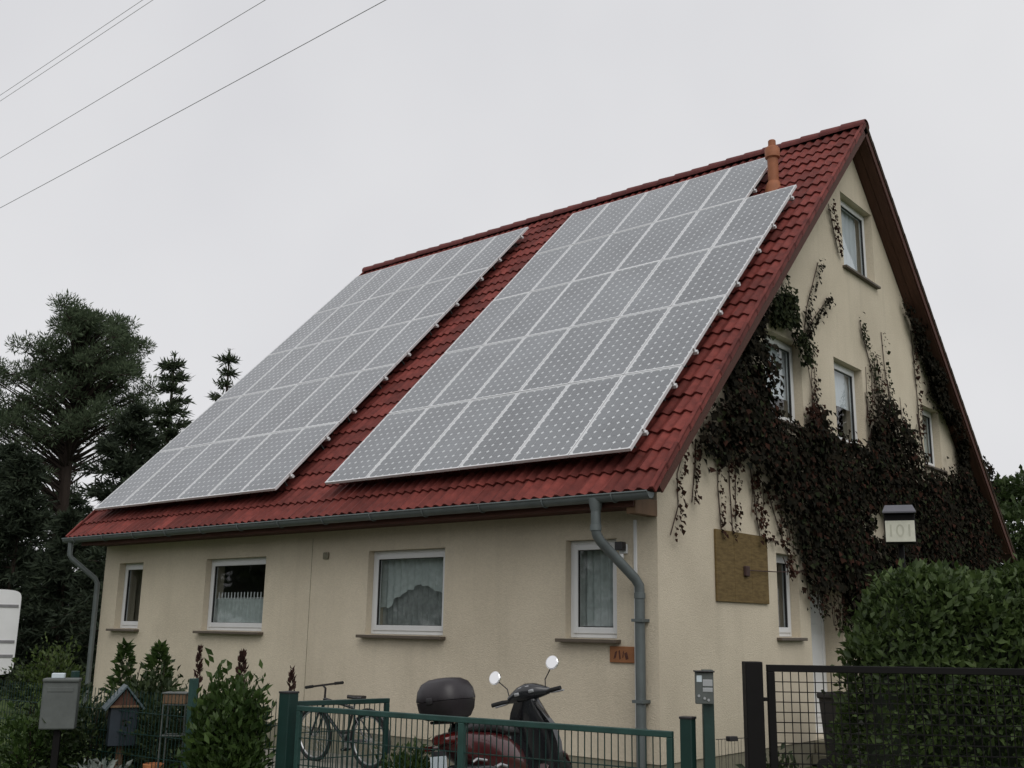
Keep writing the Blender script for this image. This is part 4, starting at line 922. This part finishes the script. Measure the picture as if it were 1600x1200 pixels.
def shrub(name, label, loc, h, w_, n, mk, size=.06, shape='round', cat='shrub', asp=.45, stems=5, group=None):
    t = thing(name, label, cat, loc, (0, 0, random.random()*6), group)
    for k in range(stems):
        a = random.random()*6.28; r = w_*.35*random.random()
        b = MB(); b.tube([(0.03*math.cos(a), .03*math.sin(a), 0), (r*.6*math.cos(a), r*.6*math.sin(a), h*.5), (r*math.cos(a), r*math.sin(a), h*.85)], [.012, .008, .004], 5); b.build('stem', M['bark'], t)
    if shape == 'round':
        nc = max(8, int(n/60)); cc = unit(nc)*(rng.random((nc, 1))**.4); cc = cc*np.array([w_*.42, w_*.42, h*.40])+np.array([0, 0, h*.55])
        i = rng.integers(0, nc, n); P = cc[i]+rng.normal(size=(n, 3))*np.array([w_*.13, w_*.13, h*.10]); D = P-np.array([0, 0, h*.3]); D = D/np.linalg.norm(D, axis=1, keepdims=True)+unit(n)*.8
        P[:, 2] = np.abs(P[:, 2])
    elif shape == 'cone':
        z = rng.random(n)**1.4*h; r = (1-z/h)**.8*w_*.5*(.35+.65*rng.random(n))*(1+.25*np.sin(z*23)); a = rng.random(n)*6.28
        P = np.stack([r*np.cos(a), r*np.sin(a), z], 1); D = np.stack([np.cos(a), np.sin(a), rng.random(n)*1.2], 1)+unit(n)*.5
    else:     # spike
        z = (.35+.65*rng.random(n))*h; r = w_*.5*(1-(z/h)**3)*rng.random(n); a = rng.random(n)*6.28
        P = np.stack([r*np.cos(a), r*np.sin(a), z], 1); D = np.stack([np.cos(a)*.5, np.sin(a)*.5, .6+rng.random(n)], 1)
    s = size*(.6+rng.random(n)*.8); leaves('foliage', P, D, s, s*asp, M[mk], t); return t
shrub('leafy_bush', 'bright green leafy bush right beside the thick green gate post', (-1.80, -3.40, 0), 1.10, .42, 2800, 'shrub', .075)
shrub('leafy_bush', 'bright green leafy bush next to the teal fence post', (-2.08, -3.44, 0), 1.13, .44, 2800, 'shrub', .075)
shrub('leafy_bush', 'low green bush with small white tips behind the open garden gate', (-1.05, -2.2, 0), .62, .5, 900, 'shrub', .06)
shrub('conifer_shrub', 'small upright conifer shrub under the narrow far window', (-5.25, -2.45, 0), 1.36, .55, 1100, 'shrub', .085, 'cone')
shrub('conifer_shrub', 'bushy yellow-green shrub below the window with the half-curtain', (-4.5, -2.5, 0), 1.36, .85, 2000, 'shrub', .08, 'cone')
shrub('leafy_bush', 'dark green low bush in front of the yellow-green shrub', (-4.25, -2.7, 0), 1.1, .8, 1800, 'shrubdark', .07)
shrub('seed_spike', 'thin reddish seed spike standing between shrubs against the wall', (-4.15, -2.25, 0), 1.34, .12, 260, 'dock', .05, 'spike', 'plant', stems=1)
shrub('seed_spike', 'dark brown dock seed head rising above the bright bushes', (-3.55, -2.15, 0), 1.30, .22, 420, 'dock', .06, 'spike', 'plant', stems=1)
shrub('seed_spike', 'short brown seed head above the bush by the gate post', (-2.0, -2.75, 0), 1.22, .14, 200, 'dock', .05, 'spike', 'plant', stems=1)
shrub('leafy_bush', 'dark bush filling the ground around the bird house', (-4.3, -3.35, 0), .95, 1.0, 2200, 'shrubdark', .07)
shrub('leafy_bush', 'dark bush between bird house and plant stand', (-3.4, -2.9, 0), 1.0, .8, 1800, 'shrubdark', .07)
shrub('conifer_shrub', 'dark feathery conifer in front of the white caravan', (-4.75, -4.6, 0), 1.15, 1.1, 2600, 'shrubdark', .09, 'cone')
shrub('leafy_bush', 'dull green bush right behind the grey letter box', (-4.45, -3.75, 0), .78, .8, 1500, 'shrub', .07)
shrub('silver_plant', 'silvery white-leaved plant below the bird house', (-3.55, -3.55, 0), .42, .5, 800, 'silverleaf', .07)
shrub('leafy_bush', 'light green bush at the far corner of the house by its downpipe', (-12.1, .3, 0), 1.2, 1.0, 1800, 'shrublime', .08)
shrub('leafy_bush', 'mid green bush beside the far house corner under the trees', (-13.3, .6, 0), .85, 1.2, 1600, 'shrubdark', .08)
shrub('leafy_bush', 'low dark plant behind the black gate next to the hedge', (1.55, -.55, 0), .62, .6, 1100, 'shrubdark', .07)

# ================================================================== TREES
def conifer(name, label, loc, h, r, n, mk, base=.08, seed=1, top=1.0, size=.32, group=None, whorl=.32):
    rs = np.random.default_rng(seed); t = thing(name, label, 'tree', loc, group=group)
    MB().tube([(0, 0, 0), (.05, 0, h*.5), (0, .03, h)], [h*.018, h*.011, .015], 8).build('trunk', M['bark'], t, True)
    P, D, S_ = [], [], []; br = MB(); z = base*h
    zs = np.arange(base*h, h*.985, whorl); n = int(n*(3.4 if mk == 'spruce' else 2.3)); per = max(4, int(n/len(zs)/7))
    for z in zs:
        f = (z-base*h)/(h-base*h); rr = r*(1-f)**.85*top+.12
        for k in range(7 if f < .8 else 5):
            a = rs.random()*6.28; ln = rr*(.55+.5*rs.random()); dr = -.25*(1-f)+.35*f
            if rs.random() < .06: continue
            e = np.array([math.cos(a)*ln, math.sin(a)*ln, z+dr*ln])
            br.tube([(0, 0, z), tuple((np.array([0, 0, z])+e)/2+np.array([0, 0, .05*ln])), tuple(e)], [.025, .015, .006], 4, False)
            q = rs.random((per, 1))**.7; pp = np.array([0, 0, z])*(1-q)+e*q+rs.normal(size=(per, 3))*np.array([.10, .10, .05])*(.6+ln*.25)
            dd = np.tile(np.array([math.cos(a), math.sin(a), -.15+.5*f]), (per, 1))+rs.normal(size=(per, 3))*.65
            P.append(pp); D.append(dd)
    # leader
    pp = np.zeros((40, 3)); pp[:, 2] = h*.94+rs.random(40)*h*.06; P.append(pp); D.append(rs.normal(size=(40, 3))+np.array([0, 0, .6]))
    br.build('branches', M['bark'], t); P = np.vstack(P); D = np.vstack(D); s = size*(.5+rs.random(len(P)))
    leaves('crown', P, D, s, s*.2, M[mk], t, kind=None); return t
def clump_tree(name, label, loc, h, clumps, npc, mk, size, limbs=True, bark='pinebark', lean=(0, 0), asp=.3, group=None):
    """crown from leaf clumps (x, y, z, rx, rz) round limb ends"""
    t = thing(name, label, 'tree', loc, group=group)
    lx, ly = lean
    MB().tube([(0, 0, 0), (lx*.3, ly*.3, h*.4), (lx*.7, ly*.7, h*.72), (lx, ly, h*.93)], [h*.022, h*.017, h*.011, .03], 9).build('trunk', M[bark], t, True)
    br = MB(); P, D = [], []
    for (x, y, z, rx, rz) in clumps:
        z0 = max(h*.25, z-.35*math.hypot(x, y)-.5); f = min(1, z0/h)
        br.tube([(lx*f, ly*f, z0), (x*.55+lx*f*.45, y*.55+ly*f*.45, z0*.45+z*.55), (x, y, z)], [.045, .028, .008], 5, False)
        nn = int(npc*rx*rz/.6)+60
        u = unit(nn)*(.35+.65*rng.random((nn, 1))); pp = u*np.array([rx, rx, rz])+np.array([x, y, z])
        P.append(pp); D.append(u+unit(nn)*.6+np.array([0, 0, .3]))
        for k in range(4):
            a = random.random()*6.28; br.tube([(x, y, z-rz*.3), (x+rx*.7*math.cos(a), y+rx*.7*math.sin(a), z+rz*.4*random.uniform(-1, 1))], [.016, .005], 4, False)
    br.build('branches', M[bark], t); P = np.vstack(P); D = np.vstack(D); s = size*(.5+rng.random(len(P)))
    leaves('crown', P, D, s, s*asp, M[mk], t, kind=None); return t
# Scots pine: screen-right direction at the tree is roughly (.765,.644)
rx_, ry_ = .765, .644
cl = []
def cc_(sx, z, d=0, rx=.75, rz=.5): cl.append((sx*rx_-d*ry_, sx*ry_+d*rx_, z, rx, rz))
def crown_edge(z):       # left and right reach of the crown at height z
    zs = [4.0, 5.2, 6.4, 7.4, 8.3, 9.1, 9.9, 10.7, 11.3, 11.7]
    return (np.interp(z, zs, [-1.6, -2.4, -2.9, -3.1, -3.0, -2.5, -2.0, -1.3, -.8, -.45]), np.interp(z, zs, [1.2, 1.9, 2.2, 2.2, 2.0, 2.2, 2.0, 1.9, 1.6, .3]))
prs = random.Random(21)
for k in range(420):
    z = 4.0+7.7*prs.random()**.75; a_, b_ = crown_edge(z); sx = a_+(b_-a_)*prs.random()
    if 4.8 < z < 7.4 and .1 < sx < 2.4 and prs.random() < .93: continue        # open gap with bare limbs
    if z < 6.4 and prs.random() < .62: continue
    q = .20+.26*prs.random(); cc_(sx, z, prs.uniform(-1.7, 1.7), q, q*.8)
for sx, z in ((-.35, 11.75), (1.15, 11.45), (1.6, 11.35), (2.55, 9.3), (2.6, 8.6), (-2.6, 9.4), (-2.9, 8.6)): cc_(sx, z, 0, .3, .32)
clump_tree('pine_tree', 'tall broad pine with open lower branches left of the house', (-27.6, 8.0, 0), 11.8, cl, 800, 'pine', .15, lean=(0, 0), asp=.2)
G_ = 'dark conifers behind the house'
for (nm, lab, x, y, h, r, n, mk, base, sd, wh) in (
 ('spruce_tree', 'slim spruce with sparse pointed top nearest the roof edge', -22.7, 10.5, 10.3, 1.15, 2600, 'spruce2', .06, 3, .42),
 ('spruce_tree', 'spruce with pointed top between broad pine and slim spruce', -20.7, 7.3, 9.1, 1.75, 5200, 'spruce2', .06, 4, .34),
 ('spruce_tree', 'dense dark spruce filling the space under the pointed spruce tops', -19.6, 5.6, 7.2, 2.6, 9500, 'spruce', .03, 5, .28),
 ('spruce_tree', 'dense dark spruce standing close behind the caravan', -22.2, 4.1, 5.9, 2.4, 8500, 'spruce', .02, 6, .28),
 ('spruce_tree', 'low dark spruce next to the far house corner', -17.2, 4.6, 4.9, 1.9, 7000, 'spruce', .02, 8, .26),
 ('spruce_tree', 'dark spruce under the crown of the broad pine', -25.5, 5.2, 6.6, 2.6, 8500, 'spruce', .02, 9, .3),
 ('spruce_tree', 'spruce with broad base on the outer side of the pine', -30.5, 5.0, 7.2, 2.3, 6500, 'spruce2', .03, 10, .34),
 ('spruce_tree', 'far dark spruce showing through gaps below the pine crown', -33.0, 11.0, 6.6, 3.0, 8000, 'spruce', .02, 11, .32),
 ('spruce_tree', 'far dark spruce behind the trunk of the pine', -34.5, 7.0, 6.2, 3.0, 8000, 'spruce', .02, 12, .32),
 ('spruce_tree', 'short dark spruce right beside the caravan roof', -20.4, 4.6, 4.4, 1.6, 5500, 'spruce', .02, 13, .25)):
    conifer(nm, lab, (x, y, 0), h, r, n, mk, base, sd, 1.0, .21, G_, wh)
cl = []
for k in range(34):
    a = random.random()*6.28; q = random.random()**.5*2.6; cl.append((q*math.cos(a), q*math.sin(a), 3.4+random.random()*4.0*(1-.12*q**1.3), .75, .6))
clump_tree('leafy_tree', 'green broadleaved tree showing past the far roof edge beyond the gable', (-4.1, 30.3, 0), 7.6, cl, 300, 'decid', .20, bark='bark', asp=.6)

# unseen trees added behind the viewer to darken what the front windows mirror
n = 16000; cx_ = rng.uniform(-85, 25, 46); cy_ = rng.uniform(-44, -34, 46); hh_ = rng.uniform(7, 12, 46); i = rng.integers(0, 46, n)
u = unit(n)*(.4+.6*rng.random((n, 1))); P = np.stack([cx_[i]+u[:, 0]*3.2, cy_[i]+u[:, 1]*3.2, hh_[i]*(.52+.48*u[:, 2])], 1)
wo = leaves('wood', P, u+unit(n), .9, .6, M['decid']); tag(wo, 'far wood of dark trees across the street', 'wood')

# ================================================================== POWER LINES
wd = Vector((-.99897, -.02438, -.03839))
for nm, p, lab in (('a', (-52.29, 14.18, 30.43), 'upper overhead cable of the close pair in the grey sky'), ('a2', (-52.26, 14.14, 30.78), 'lower overhead cable of the close pair in the grey sky'),
                   ('b', (-44.95, 11.63, 23.84), 'single overhead cable between the close pair and the lowest cable'), ('c', (-38.43, 9.26, 18.77), 'lowest single overhead cable crossing the grey sky')):
    p = Vector(p); b = MB()
    pts = [p-wd*t+Vector((0, 0, .00012*(t-20)**2-.05)) for t in np.linspace(-90, 110, 41)]
    b.tube(pts, .0125, 6); tag(b.build('power_line', M['wire']), lab, 'cable', 'overhead cables')
print('tiles', nt_)
